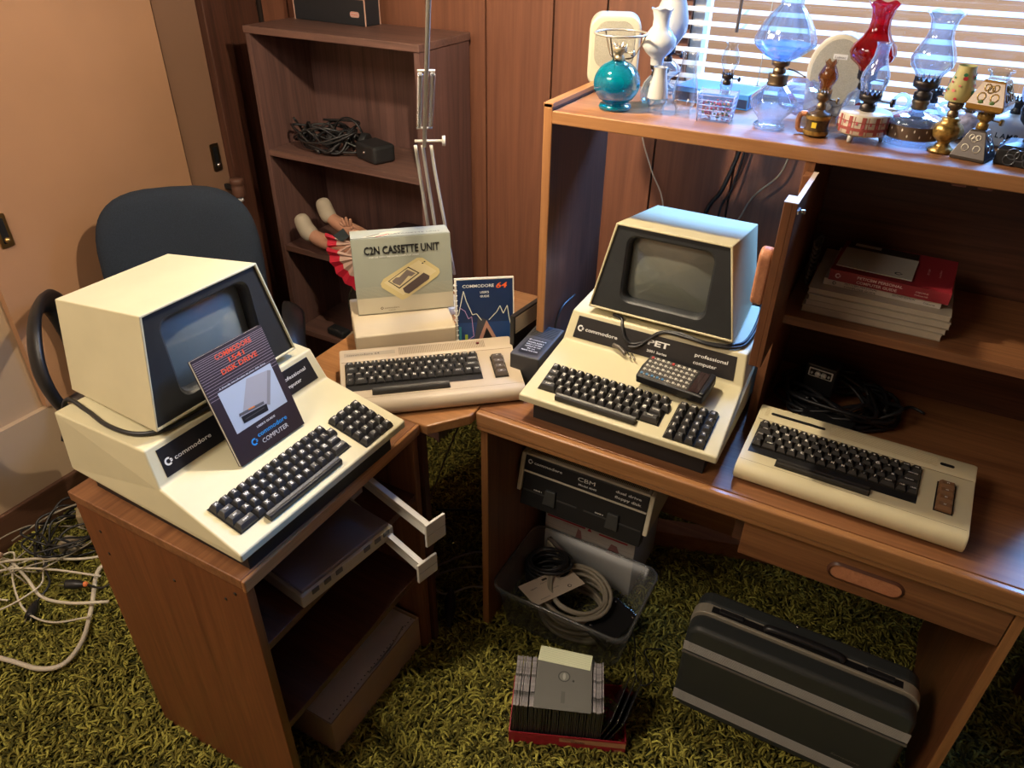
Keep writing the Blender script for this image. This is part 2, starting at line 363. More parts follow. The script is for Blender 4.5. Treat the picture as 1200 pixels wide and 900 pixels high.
# shag carpet
def shag():
    g = np.random.default_rng(3)
    x0, x1, y0, y1 = XL, 1.0, .12, 2.04; sp = .0078
    nx, ny = int((x1-x0)/sp), int((y1-y0)/sp)
    X, Y = np.meshgrid(np.linspace(x0, x1, nx), np.linspace(y0, y1, ny))
    X = X.ravel()+g.normal(0, .003, X.size); Y = Y.ravel()+g.normal(0, .003, Y.size)
    # only what the camera side can see
    keep = (Y > .12+.0*X) & ~((X < -1.27) & (Y > 1.9)) & ~((X > -1.88) & (X < -1.26) & (Y > 1.78)) & (X-XL > .005)
    X = X[keep]; Y = Y[keep]; n = X.size
    big = np.sin(X*23+np.sin(Y*17)*1.5)+np.sin(Y*29+np.sin(X*13)*2)
    az = g.uniform(0, 2*PI, n)*.62+big*1.3; L = g.uniform(.014, .042, n); H = g.uniform(.008, .027, n); curl = g.normal(0, 1.5, n)
    K = 5; rad = g.uniform(.0023, .0038, n)
    P = np.zeros((n, K, 3)); px, py = X.copy(), Y.copy()
    for k in range(K):
        t = k/(K-1)
        P[:, k, 0] = px; P[:, k, 1] = py; P[:, k, 2] = H*(1-(1-t)**2)*(1-.25*t*t)
        ang = az+curl*t; px = px+np.cos(ang)*L/(K-1); py = py+np.sin(ang)*L/(K-1)
    Tn = np.gradient(P, axis=1); Tn /= np.linalg.norm(Tn, axis=2, keepdims=True)+1e-9
    up = np.zeros_like(Tn); up[..., 2] = 1
    n1 = np.cross(Tn, up); n1 /= np.linalg.norm(n1, axis=2, keepdims=True)+1e-9
    n2 = np.cross(n1, Tn)
    prof = np.array([1, 1.05, 1.0, .85, .35])
    V = np.zeros((n, K, 3, 3))
    for j in range(3):
        a = 2*PI*j/3+.5
        V[:, :, j, :] = P+(n1*math.cos(a)+n2*math.sin(a))*(rad[:, None]*prof[None, :])[..., None]
    V = V.reshape(-1, 3)
    base = (np.arange(n)*K*3)[:, None]
    fl = []
    for k in range(K-1):
        for j in range(3):
            l = (j+1) % 3
            fl.append(np.stack([base[:, 0]+k*3+j, base[:, 0]+k*3+l, base[:, 0]+(k+1)*3+l, base[:, 0]+(k+1)*3+j], 1))
    F = np.concatenate(fl, 0).astype(np.int32)
    me = bpy.data.meshes.new('shag_carpet')
    me.vertices.add(len(V)); me.vertices.foreach_set('co', V.ravel().astype(np.float32))
    me.loops.add(F.size); me.loops.foreach_set('vertex_index', F.ravel())
    me.polygons.add(len(F)); me.polygons.foreach_set('loop_start', np.arange(0, F.size, 4, dtype=np.int32))
    me.polygons.foreach_set('use_smooth', np.ones(len(F), dtype=bool))
    me.update(calc_edges=True)
    at = me.attributes.new('tuft', 'FLOAT', 'POINT')
    at.data.foreach_set('value', np.repeat(g.uniform(0, 1, n), K*3).astype(np.float32))
    m, nt, out = new_mat('shag_fibre')
    b = N(nt, 'ShaderNodeBsdfPrincipled'); b.inputs['Roughness'].default_value = .75; b.inputs['Specular IOR Level'].default_value = .3
    a = N(nt, 'ShaderNodeAttribute'); a.attribute_name = 'tuft'
    r = N(nt, 'ShaderNodeValToRGB'); e = r.color_ramp.elements
    e[0].position = 0; e[0].color = (.050, .050, .008, 1); e[1].position = 1; e[1].color = (.46, .43, .085, 1)
    e2 = e.new(.5); e2.color = (.20, .175, .030, 1)
    nt.links.new(a.outputs['Fac'], r.inputs['Fac']); nt.links.new(r.outputs[0], b.inputs['Base Color']); nt.links.new(b.outputs[0], out.inputs[0])
    me.materials.append(m)
    o = bpy.data.objects.new('shag_carpet', me); COL.objects.link(o)
    o['kind'] = 'stuff'; tag(o, 'long olive green shag carpet pile covering the whole floor', 'carpet')
shag()
# ------------------------------------------------------------ left cabinet
cab = thing('storage_cabinet', 'open wooden cabinet with side panels and shelves under the front left computer', 'cabinet', (-.785, .53, 0))
B(-.445, .0, 0, .018, 0, .715).build('side_panel', W_CAB_Z, cab, bevel=.0015)
B(-.445, .0, .482, .50, 0, .715).build('side_panel', W_DESK_Z, cab, bevel=.0015)
B(-.452, -.002, -.003, .503, .718, .74).build('cabinet_top', W_DESK_Y, cab, bevel=.002)
B(-.002, .006, -.004, .504, .713, .7405).build('edge_strip', W_EDGE_Y, cab, bevel=.003)
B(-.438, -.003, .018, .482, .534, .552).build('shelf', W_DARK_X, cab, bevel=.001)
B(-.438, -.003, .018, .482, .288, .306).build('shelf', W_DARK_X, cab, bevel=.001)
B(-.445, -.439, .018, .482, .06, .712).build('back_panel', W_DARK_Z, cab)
mb = MB()
for (x, z) in ((-.395, .66), (-.395, .60), (-.20, .63), (-.06, .66), (-.03, .69)): mb.cyl((x, -.0008, z), (x, .0002, z), .0035, 8)
mb.build('screw_hole', BLACK, cab)
# ------------------------------------------------------------ corner table
ct = thing('corner_table', 'wooden corner table bridging the left cabinet and the long desk', 'table', (-.95, 1.3, 0))
P = [(-.762, 1.036), (-.700, 1.117), (-.702, 1.715), (-1.0, 1.715), (-1.16, 1.5), (-1.16, 1.036)]
mb = MB(); mb.prism([(x+.95, y-1.3) for x, y in reversed(P)], .715, .74); mb.build('table_top', W_EDGE_X, ct, bevel=.003)
d = Vector((.062, .081, 0)).normalized()
for (x0, x1, y0, y1) in ((-.80, -.779, 1.038, 1.056), (-1.158, -1.14, 1.06, 1.49), (-.98, -.72, 1.695, 1.713)):
    B(x0+.95, x1+.95, y0-1.3, y1-1.3, 0, .715).build('leg', W_DARK_Z, ct)

# ------------------------------------------------------------ long desk
DX0, DX1, DY0, DY1 = -.698, .402, 1.132, 1.715
dk = thing('computer_desk', 'long oak veneer desk with one drawer under the window', 'desk', (-.15, 1.42, 0))
ox, oy = .15, -1.42
def DB(x0, x1, y0, y1, z0, z1, mi=0): return B(x0+ox, x1+ox, y0+oy, y1+oy, z0, z1, mi=mi)
DB(DX0, DX1, DY0+.018, DY1, .715, .74).build('desktop', W_DESK_X, dk, bevel=.0012)
DB(DX0, DX1, DY0, DY0+.0175, .703, .7405).build('front_moulding', W_EDGE_X, dk, bevel=.005, seg=3)
DB(DX0, DX1, DY0+.004, DY0+.022, .690, .7025).build('lower_moulding', W_EDGE_X, dk, bevel=.003)
for x in (DX0, DX1-.034):
    DB(x, x+.018, DY0+.026, DY1-.005, 0, .70 if x > 0 else .715).build('side_panel', W_DESK_Z, dk, bevel=.001)
    DB(x, x+.018, DY0+.022, DY0+.0262, 0, .69).build('panel_edge', W_EDGE_Z, dk, bevel=.001)
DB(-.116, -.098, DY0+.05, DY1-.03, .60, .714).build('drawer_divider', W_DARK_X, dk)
DB(-.68, .366, DY1-.03, DY1-.014, .14, .40).build('back_panel', W_DESK_X, dk)
dr = DB(-.096, .366, DY0+.022, DY0+.040, .592, .689).build('drawer', W_DESK_X, dk, bevel=.0015)
mb = MB(); mb.X = frame_m((.135+ox, DY0+.0225+oy, .637), (1, 0, 0), (0, 0, 1)); mb.prism(rrect(.128, .036, .0175, 8), -.002, .0018); mb.build('handle', W_PINK, dr, bevel=.0015)
mb = MB(); mb.X = frame_m((.135+ox, DY0+.0205+oy, .637), (1, 0, 0), (0, 0, 1))
o_, i_ = rrect(.134, .042, .0205, 8), rrect(.126, .034, .0165, 8); n_ = len(o_)
mb.add([(p[0], p[1], 0) for p in o_]+[(p[0], p[1], .0035) for p in i_]+[(p[0]*1.02, p[1]*1.03, -.003) for p in o_], [(k, (k+1) % n_, n_+(k+1) % n_, n_+k) for k in range(n_)]+[(2*n_+k, 2*n_+(k+1) % n_, (k+1) % n_, k) for k in range(n_)], 0, True)
mb.build('handle_rim', W_DARK_X, dr)
for o in (dr,): pass
# ------------------------------------------------------------ hutch
HT = 1.335
hu = thing('desk_hutch', 'wooden hutch on the long desk with an open door and a long top shelf', 'hutch', (-.15, 1.55, .74))
oy2 = -1.55
def HB(x0, x1, y0, y1, z0, z1, mi=0): return B(x0+ox, x1+ox, y0+oy2, y1+oy2, z0-.74, z1-.74, mi=mi)
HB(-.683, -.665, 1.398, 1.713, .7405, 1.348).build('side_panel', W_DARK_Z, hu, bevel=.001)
HB(-.6835, -.6645, 1.393, 1.398, .7405, 1.348).build('panel_edge', W_EDGE_Z, hu, bevel=.001)
HB(-.6845, -.6635, 1.393, 1.713, 1.3405, 1.3495).build('panel_cap', W_EDGE_Y, hu, bevel=.001)
HB(.385, .403, 1.393, 1.713, .7405, 1.348).build('side_panel', W_DESK_Z, hu, bevel=.001)
HB(-.664, .384, 1.396, 1.713, 1.312, HT).build('top_shelf', W_DESK_X, hu, bevel=.001)
HB(-.664, .384, 1.391, 1.396, 1.310, HT+.0005).build('shelf_edge', W_EDGE_X, hu, bevel=.002)
HB(-.166, -.148, 1.393, 1.70, .7405, 1.311).build('partition', W_DESK_Z, hu, bevel=.001)
HB(-.147, .384, 1.400, 1.70, .990, 1.010).build('middle_shelf', W_DESK_X, hu, bevel=.0015)
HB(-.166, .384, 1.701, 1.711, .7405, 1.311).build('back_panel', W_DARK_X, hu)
for x in (.066, .104): HB(x, x+.022, 1.398, 1.42, 1.304, 1.3115).build('magnetic_catch', plain('catch_brown', (.16, .06, .05), .4), hu, bevel=.002)
do = MB()
do.box(-.1475+ox, -.1395+ox, 1.205+oy2, 1.392+oy2, .25, .554)           # thin panel
do.box(-.161+ox, -.1475+ox, 1.205+oy2, 1.240+oy2, .25, .554, 0)
do.box(-.161+ox, -.1475+ox, 1.362+oy2, 1.392+oy2, .25, .554, 0)
do.box(-.158+ox, -.1475+ox, 1.240+oy2, 1.362+oy2, .25, .275, 0)
door = do.build('door', W_DESK_Z, hu, bevel=.001)
MB().box(-.1612+ox, -.1393+ox, 1.2045+oy2, 1.2407+oy2, .554, .5552).box(-.1476+ox, -.1393+ox, 1.24+oy2, 1.392+oy2, .554, .5549).build('door_top_edge', plain('door_top_pale', (.62, .52, .46), .4), door)
mb = MB(); mb.X = frame_m((-.161+ox, 1.222+oy2, .417), (0, -1, 0), (0, 0, 1))
mb.prism(rrect(.036, .105, .0175, 8), 0, .022); mb.build('handle', W_PINK, door, bevel=.006, seg=3)
mb = MB(); mb.cyl((-.1395+ox, 1.222+oy2, .538), (-.128+ox, 1.222+oy2, .538), .0035, 8); mb.box(-.1395+ox, -.137+ox, 1.212+oy2, 1.232+oy2, .535, .541); mb.build('latch_pin', CHROME, door)

# loose board on the floor under the desk
lb = MB(); lb.X = T(-.20, 1.75, .012) @ rot('Z', math.radians(16)); lb.box(-.24, .24, -.03, .03, 0, .06)
tag(lb.build('loose_board', W_DESK_X, bevel=.002), 'dark wooden board lying on the carpet at the back under the long desk', 'board')

# ------------------------------------------------------------ bookcase
bk = thing('bookcase', 'dark walnut bookcase against the panelled wall in the back corner', 'bookcase', (-1.57, 1.9, 0))
def KB(x0, x1, y0, y1, z0, z1): return B(x0+1.57, x1+1.57, y0-1.9, y1-1.9, z0, z1)
KB(-1.89, -1.872, 1.77, 2.03, 0, 1.34).build('side_panel', W_BOOK_Z, bk, bevel=.001)
KB(-1.268, -1.25, 1.77, 2.03, 0, 1.34).build('side_panel', W_BOOK_Z, bk, bevel=.001)
KB(-1.893, -1.247, 1.766, 2.033, 1.341, 1.362).build('bookcase_top', W_BOOK_X, bk, bevel=.002)
for z in (.99, .655, .32, .04): KB(-1.8715, -1.2685, 1.772, 2.02, z-.018, z+.002).build('shelf', W_BOOK_X, bk, bevel=.001)
KB(-1.8715, -1.2685, 2.021, 2.029, .03, 1.34).build('back_panel', W_BOOK_Z, bk)

# dark reddish furniture at lower right
rt = thing('side_table', 'dark reddish wooden table standing right of the long desk', 'table', (.62, 1.5, 0))
B(-.05, .38, -.30, .18, .33, .355).build('table_top', W_RED, rt, bevel=.004)
B(-.03, .01, -.28, -.24, 0, .33).build('leg', W_RED, rt, bevel=.004)
B(-.03, .01, .12, .16, 0, .33).build('leg', W_RED, rt, bevel=.004)
B(.32, .36, -.28, -.24, 0, .33).build('leg', W_RED, rt, bevel=.004)
B(.32, .36, .12, .16, 0, .33).build('leg', W_RED, rt, bevel=.004)
mb = MB(); mb.tube([(-.01, -.26, .08), (-.01, .14, .20)], .016, 8, sub=1); mb.build('brace', W_RED, rt)

# ------------------------------------------------------------ office chair
ch = thing('office_chair', 'blue grey fabric office chair with black loop arms behind the left computer', 'chair', (-1.77, 1.27, 0), math.radians(-45))
# local +x = forward (towards camera), +y = to its left
def pad(w, h, t, curve, n=3.2, seg=26):
    mb = MB(); v = []; f = []; rings = [(.0, 1), (.35, 1), (.5, .97), (.6, .88)]
    R = 10; M = 44
    def pt(s, a, side):
        ca, sa = math.cos(a), math.sin(a)
        u = abs(ca)**(2/n)*math.copysign(1, ca)*w/2*s; q = abs(sa)**(2/n)*math.copysign(1, sa)*h/2*s
        th = t/2*(max(0, 1-s**6))**.5
        return (side*th+curve*(u*u), u, q)
    for side in (1, -1):
        b = len(v)
        for i in range(R+1):
            s_ = math.sin(PI/2*i/R)
            for k in range(M): v.append(pt(s_, 2*PI*k/M, side))
        for i in range(R):
            for k in range(M):
                l = (k+1) % M; q4 = (b+i*M+k, b+i*M+l, b+(i+1)*M+l, b+(i+1)*M+k)
                f.append(q4 if side < 0 else tuple(reversed(q4)))
    return mb.add(v, f, 0, True)
o = pad(.45, .47, .075, .55).build('backrest', FABRIC, ch); o.location = (-.09, 0, .755); o.rotation_euler = (0, math.radians(-8), 0)
o = pad(.43, .45, .018, .55).build('backrest_shell', BLACKM, ch); o.location = (-.135, 0, .745); o.rotation_euler = (0, math.radians(-8), 0)
mb = pad(.48, .47, .08, 0); 
o = mb.build('seat', FABRIC, ch); o.location = (.16, 0, .46); o.rotation_euler = (0, PI/2, 0)
MB().tube([(-.13, 0, .70), (-.17, 0, .55), (-.13, 0, .42), (.08, 0, .41)], .022, 8, flat=.5).build('back_bracket', BLACKM, ch)
for s_ in (-1, 1):
    y = -.335 if s_ < 0 else .262
    dz = 0 if s_ < 0 else -.11
    MB().tube([(px_, py_, pz_+(dz if pz_ > .45 else 0)) for px_, py_, pz_ in ((.02, y*.8, .43), (-.03, y, .50), (-.06, y*1.06, .60), (-.04, y*1.10, .70), (.06, y*1.10, .745), (.18, y*1.08, .73), (.26, y*1.06, .64), (.25, y, .52), (.17, y*.85, .43))], .038, 10, flat=.40, closed=False).build('armrest', BLACK, ch)
MB().cyl((.08, 0, .07), (.08, 0, .42), .028).build('gas_post', BLACKM, ch)
for i in range(5):
    a = 2*PI*i/5+.3; x, y = .08+.26*math.cos(a), .26*math.sin(a)
    l = MB().tube([(.08, 0, .11), (x, y, .065)], .02, 8, sub=1).build('base_leg', BLACK, ch)
    MB().cyl((x-.01, y, .03), (x+.01, y, .03), .026).build('caster', BLACK, l)

# ------------------------------------------------------------ swing arm lamp
LH = Vector((-.80, 1.175, 1.585)); J = Vector((-1.02, 1.447, 1.213)); LB = Vector((-1.035, 1.515, .7405))
lp = thing('swing_arm_lamp', 'white spring balanced desk lamp standing behind the cassette unit box', 'lamp', tuple(LB))
L_ = lambda v: tuple(Vector(v)-LB)
MB().cyl((0, 0, 0), (0, 0, .02), .055, 28).build('base', STEEL, lp, bevel=.003)
side = Vector((.83, .55, 0)).normalized()      # roughly across the picture
lowb = LB+Vector((0, 0, .10))
MB().cyl((0, 0, .02), (0, 0, .11), .009, 12).build('stem', STEEL, lp)
for (a, b) in ((-.021, -.014), (-.004, .004), (.016, .036)):
    MB().tube([L_(J+side*a+Vector((0, 0, -.01))), L_(J.lerp(lowb, .25)+side*(a*.9+b*.1)), L_(lowb+side*b)], .0042, 8).build('lower_rod', LAMPG, lp)
up = (LH-J)
MB().cyl(L_(J+Vector((0, 0, -.012))), L_(J+up*1.45), .0048, 10).build('upper_arm', LAMPG, lp)
MB().cyl(L_(J-side*.022), L_(J+side*.044), .0035, 8).build('joint_bolt', LAMPG, lp)
MB().cyl(L_(J+side*.042), L_(J+side*.05), .012, 14).build('joint_knob', LAMPG, lp, bevel=.001)
c0, c1_ = J+up*.105, J+up*.50
for q in (c0, c1_): MB().cyl(L_(q-side*.018), L_(q+side*.018), .0026, 8).build('cross_bar', LAMPG, lp)
for s_ in (-.0125, .0135):
    pts = []; 
    ax = (c1_-c0); e1 = ax.normalized().orthogonal().normalized(); e2 = ax.normalized().cross(e1); tn = 62
    for i in range(tn*8+1):
        t = i/(tn*8); g = 2*PI*i/8
        pts.append(L_(c0+ax*(.05+.9*t)+side*s_+e1*.0048*math.cos(g)+e2*.0048*math.sin(g)))
    mb = MB(); mb.tube(pts, .0013, 5, sub=1); mb.cyl(L_(c0+side*s_), L_(c1_+side*s_), .0016, 6); mb.build('spring', CHROME, lp)
LL = Vector((-.78, 1.20, 1.84))
MB().tube([L_(J+up*1.45), L_(J+up*1.55+Vector((0, 0, .06))), L_(LL+Vector((0, 0, .13)))], .005, 8).build('head_joint', LAMPG, lp)
mb = MB(); mb.X = T(*L_(LL+Vector((0, 0, -.02))))
mb.lathe([(.082, -.0), (.078, .035), (.055, .085), (.03, .105), (.026, .15), (.0, .15)], 32, caps=False)
mb.build('lamp_shade', STEEL, lp)
mb = MB(); mb.ball(L_(LL+Vector((0, 0, .055))), .024); mb.build('bulb', emit('bulb_glow', (1, .85, .62), 9), lp)
# ------------------------------------------------------------ keys
_kc = {}
def key_mesh(w, label, pitch=.019, body=KEYC, leg=LEGEND, h=.0085):
    k = (round(w, 4), label, round(pitch, 4), body.name, h)
    if k in _kc: return _kc[k]
    mb = MB(); W = w*pitch/2-.0006; D = pitch/2-.0006
    ti = .0034 if pitch > .0185 else .0030
    lv = [(0, 0, 0), (.0005, 0, h*.45), (ti, .0012, h*.93), (ti+.0011, .0012, h)]
    v = []
    for (ins, sh, z) in lv:
        for (a, b) in ((-1,-1),(1,-1),(1,1),(-1,1)): v.append((a*(W-ins), b*(D-ins)+sh, z))
    f = []
    for j in range(3):
        for i in range(4):
            l = (i+1) % 4; f.append((j*4+i, j*4+l, (j+1)*4+l, (j+1)*4+i))
    # dished top
    v.append((0, .0012, h-.0008)); f += [(12, 13, 16), (13, 14, 16), (14, 15, 16), (15, 12, 16)]
    mb.add(v, f, 0)
    if label:
        s = .0078 if len(label) == 1 else .0040
        if len(label) == 1: mb.text(label, s, 0, -.0014, h+.0001, 'C', 1, bold=.045)
        else: mb.text(label, s, 0, .0000, h+.0001, 'C', 1, bold=.03, width=min(w*pitch-.008, .0024*len(label)))
    o = mb.build('key', [body, leg]); 
    me = o.data; bpy.data.objects.remove(o); _kc[k] = me
    return me
def put_key(parent, M, x, y, w, label, name='key', **k):
    me = key_mesh(w, label, **k)
    o = bpy.data.objects.new(name, me); COL.objects.link(o); o.parent = parent
    o.matrix_local = M @ T(x, y, 0)
    return o
def spacebar(parent, M, x0, x1, y, d, h=.009, mat=KEYB):
    mb = MB(); c = (x0+x1)/2; w = (x1-x0)/2
    pr = [(-d/2, 0), (-d/2+.001, h*.7), (-d/2+.0035, h*.98), (0, h*.9), (d/2-.003, h), (d/2, 0)]
    mb.X = Matrix(((0,0,1,0),(1,0,0,0),(0,1,0,0),(0,0,0,1)))
    mb.prism(pr, -w+.0005, w-.0005)
    o = mb.build('space_bar', mat, parent, bevel=.0006); o.matrix_local = M @ T(c, y, 0); return o

# ------------------------------------------------------------ PET style computer
def computer(name, label, loc, rz, crtmat, left):
    t = thing(name, label, 'computer', loc, rz)
    S = [(.0, .049, .216), (.0, .066, .216), (.191, .112, .206), (.218, .176, .197), (.45, .176, .206), (.452, .049, .212)]
    v = [(-w, y, z) for y, z, w in S]+[(w, y, z) for y, z, w in S]; n = 6
    f = [tuple(reversed(range(n))), tuple(n+i for i in range(n))]
    for i in range(n):
        if i == 3: continue
        j = (i+1) % n; f.append((i, j, n+j, n+i))
    f.append((3, 4, n+4, n+3))
    MB().add(v, [tuple(reversed(q)) for q in f]).build('base_shell', CREAM, t, bevel=.0035, seg=3)
    B(-.19, .19, .022, .43, .0, .0485).build('bottom_pan', BLACKM, t)
    # nameplate on the sloping panel
    a = Vector((0, .191, .112)); b_ = Vector((0, .218, .176)); up = (b_-a)
    M = frame_m(tuple(a+up*.5), (1, 0, 0), tuple(up))
    mb = MB(); mb.X = M; H = up.length
    mb.prism([(-.184, -H*.37), (.184, -H*.37), (.179, H*.36), (-.179, H*.36)], -.0005, .0012)
    pl = mb.build('nameplate', PLAQ, t, bevel=.0006)
    mb = MB(); mb.X = M; z = .0015
    chicken(mb, -.169, -.002, .0072, z)
    mb.text('commodore', .0115, -.157, -.006, z, 'L', 0, bold=.012, width=.077)
    mb.build('brand_lettering', WHITE, pl); mb = MB(); mb.X = M
    if not left:
        mb.text('PET', .017, .013, .0025, z, 'C', 0, bold=.03, width=.048); mb.text('2001 Series', .0075, .013, -.013, z, 'C', 0, bold=.02, width=.045)
    else:
        mb.text('PET', .017, .0, .0025, z, 'C', 0, bold=.03, width=.048); mb.text('2001 Series', .0075, .0, -.013, z, 'C', 0, bold=.02, width=.045)
    mb.build('model_lettering', WHITE, pl); mb = MB(); mb.X = M
    mb.text('professional', .0105, .094, .004, z, 'L', 0, bold=.012, width=.07)
    mb.text('computer', .0105, .094, -.012, z, 'L', 0, bold=.012, width=.05)
    mb.build('nameplate_lettering', WHITE, pl)
    # monitor
    bf, tf, tr, br = (.163, .221, .192), (.123, .242, .388), (.118, .491, .351), (.147, .486, .1775)
    c = [Vector((-bf[0], bf[1], bf[2])), Vector((bf[0], bf[1], bf[2])), Vector((br[0], br[1], br[2])), Vector((-br[0], br[1], br[2])),
         Vector((-tf[0], tf[1], tf[2])), Vector((tf[0], tf[1], tf[2])), Vector((tr[0], tr[1], tr[2])), Vector((-tr[0], tr[1], tr[2]))]
    fo = [c[0], c[1], c[5], c[4]]
    cen = sum(fo, Vector())/4
    M = frame_m(tuple(cen), (1, 0, 0), tuple((c[4]+c[5])/2-(c[0]+c[1])/2)); Mi = M.inverted()
    q = [Mi @ p for p in fo]
    rim = .0045; hh = q[2].y
    def inset(d):
        k0, k1 = q[1].x-d, q[2].x-d
        return [(-k0, -hh+d), (k0, -hh+d), (k1, hh-d), (-k1, hh-d)]
    fr = inset(rim)
    v = [tuple(p) for p in c]+[tuple(M @ Vector((p[0], p[1], 0))) for p in fr]+[tuple(M @ Vector((p[0], p[1], -.004))) for p in fr]
    f = [(0,3,2,1), (4,5,6,7), (1,2,6,5), (3,0,4,7), (2,3,7,6), (0,1,9,8), (1,5,10,9), (5,4,11,10), (4,0,8,11), (8,9,13,12), (9,10,14,13), (10,11,15,14), (11,8,12,15)]
    case = MB().add(v, f).build('monitor_case', CREAM2, t, bevel=.0018, seg=2)
    rr = [Vector((p[0], p[1])) for p in rrect(.192, .150, .022, 8, 0, .004)]
    # resample outer quad by direction of the rounded loop
    def on_quad(p, d=rim):
        Q = inset(d); best = None; o0 = Vector((0, .004))
        dirv = Vector((p.x, (p.y-.004)*1.28))
        for i in range(4):
            A = Vector(Q[i]); Bq = Vector(Q[(i+1) % 4]); e = Bq-A; den = dirv.x*e.y-dirv.y*e.x
            if abs(den) < 1e-12: continue
            w = A-o0; tt = (w.x*e.y-w.y*e.x)/den; ss = (w.x*dirv.y-w.y*dirv.x)/den
            if tt > 0 and -1e-6 <= ss <= 1+1e-6 and (best is None or tt < best[0]): best = (tt, o0+dirv*tt)
        return best[1]
    n = len(rr); outer = [on_quad(p) for p in rr]
    Q4 = [Vector(p) for p in inset(rim)]
    for qv in Q4:   # snap nearest outer vertex to the corner
        k = min(range(n), key=lambda i: (outer[i]-qv).length); outer[k] = qv.copy()
    v = [tuple(M @ Vector((p.x, p.y, -.004))) for p in outer]
    r2 = [p.copy() for p in rr]; r3 = [Vector((p.x*.955, .004+(p.y-.004)*.95)) for p in rr]; r4 = [Vector((p.x*.925, .004+(p.y-.004)*.915)) for p in rr]
    v += [tuple(M @ Vector((p.x, p.y, -.0042))) for p in r2]+[tuple(M @ Vector((p.x, p.y, -.0075))) for p in r3]+[tuple(M @ Vector((p.x, p.y, -.030))) for p in r4]
    f = [(j*n+i, j*n+(i+1) % n, (j+1)*n+(i+1) % n, (j+1)*n+i) for j in range(3) for i in range(n)]
    mb = MB(); mb.add(v, f, 0)
    for k in range(2*n, 3*n): mb.sm[k] = True
    mb.build('screen_bezel', BEZEL, case)
    # curved screen
    v = []; f = []; R = 8
    for i in range(R+1):
        s_ = i/R
        for p in r4:
            x, y = p.x*s_*1.04, (p.y-.004)*s_*1.04; zz = -.018-.013*((x/.09)**2+(y/.07)**2)*.62
            v.append(tuple(M @ Vector((x, y+.004, zz))))
    f = [(j*n+i, j*n+(i+1) % n, (j+1)*n+(i+1) % n, (j+1)*n+i) for j in range(R) for i in range(n)]
    MB().add(v, f, 0, True).build('screen', crtmat, case)
    mb = MB(); mb.box(-.06, .06, .27, .42, .170, .186); mb.build('monitor_neck', BLACKM, t)
    # keyboard
    a = Vector((0, 0, .066)); up = Vector((0, .191, .046)); M = frame_m(tuple(a), (1, 0, 0), tuple(up))
    U = .0191; x0 = -.184; kx = math.sqrt(.191**2+.046**2)/.191
    ys = [.0945*kx, .0762*kx, .0578*kx, .0394*kx]
    rows = [[(1, k) for k in '←1234567890:-↑'],
            [(1.5, 'TAB')]+[(1, k) for k in 'QWERTYUIOP[\\'],
            [(1.5, 'ESC')]+[(1, k) for k in 'ASDFGHJKL;@'],
            [(2, 'SHIFT')]+[(1, k) for k in 'ZXCVBNM,./']]
    rows[1].append((.5+.0, '')) ; rows[1].pop(); rows[1].append((1, 'DEL'))
    rows[2].append((1.5, 'RETURN')); rows[3].append((2, 'SHIFT'))
    x0s = [0, 0, 0, 0]
    mb = MB(); mb.X = M; mb.box(x0-.002, x0+14.2*U, ys[3]-.011, ys[0]+.0105, .0002, .0008); mb.box(.103, .187, .007, .1035, .0002, .0008); mb.build('key_well', BLACK, t)
    Mk = M @ T(0, -.0006, .0009)
    for r_, (y, row) in enumerate(zip(ys, rows)):
        x = x0
        for (w, lab) in row:
            put_key(t, Mk, x+w*U/2, y, w, lab, pitch=.0190, h=.0125); x += w*U
    spacebar(t, Mk, -.137, .042, .0205*kx, .0165, h=.012)
    kp = ['RVS', 'HOME', '↓', '→', '7', '8', '9', '/', '4', '5', '6', '*', '1', '2', '3', '+', '0', '.', '-', '=']
    for i, lab in enumerate(kp):
        put_key(t, Mk, .1145+(i % 4)*.0205, (.0935-(i//4)*.0193)*kx, 1, lab, pitch=.0190, h=.0125)
    return t
petR = computer('desktop_computer', 'cream all-in-one computer with black bezel and calculator on it, on the long desk', (-.388, 1.155, .7405), -.011, CRT, False)
petL = computer('desktop_computer', 'cream all-in-one computer with a dark booklet leaning on its screen, on the left cabinet', (-.764, .743, .7405), 1.542, CRT_REFL, True)

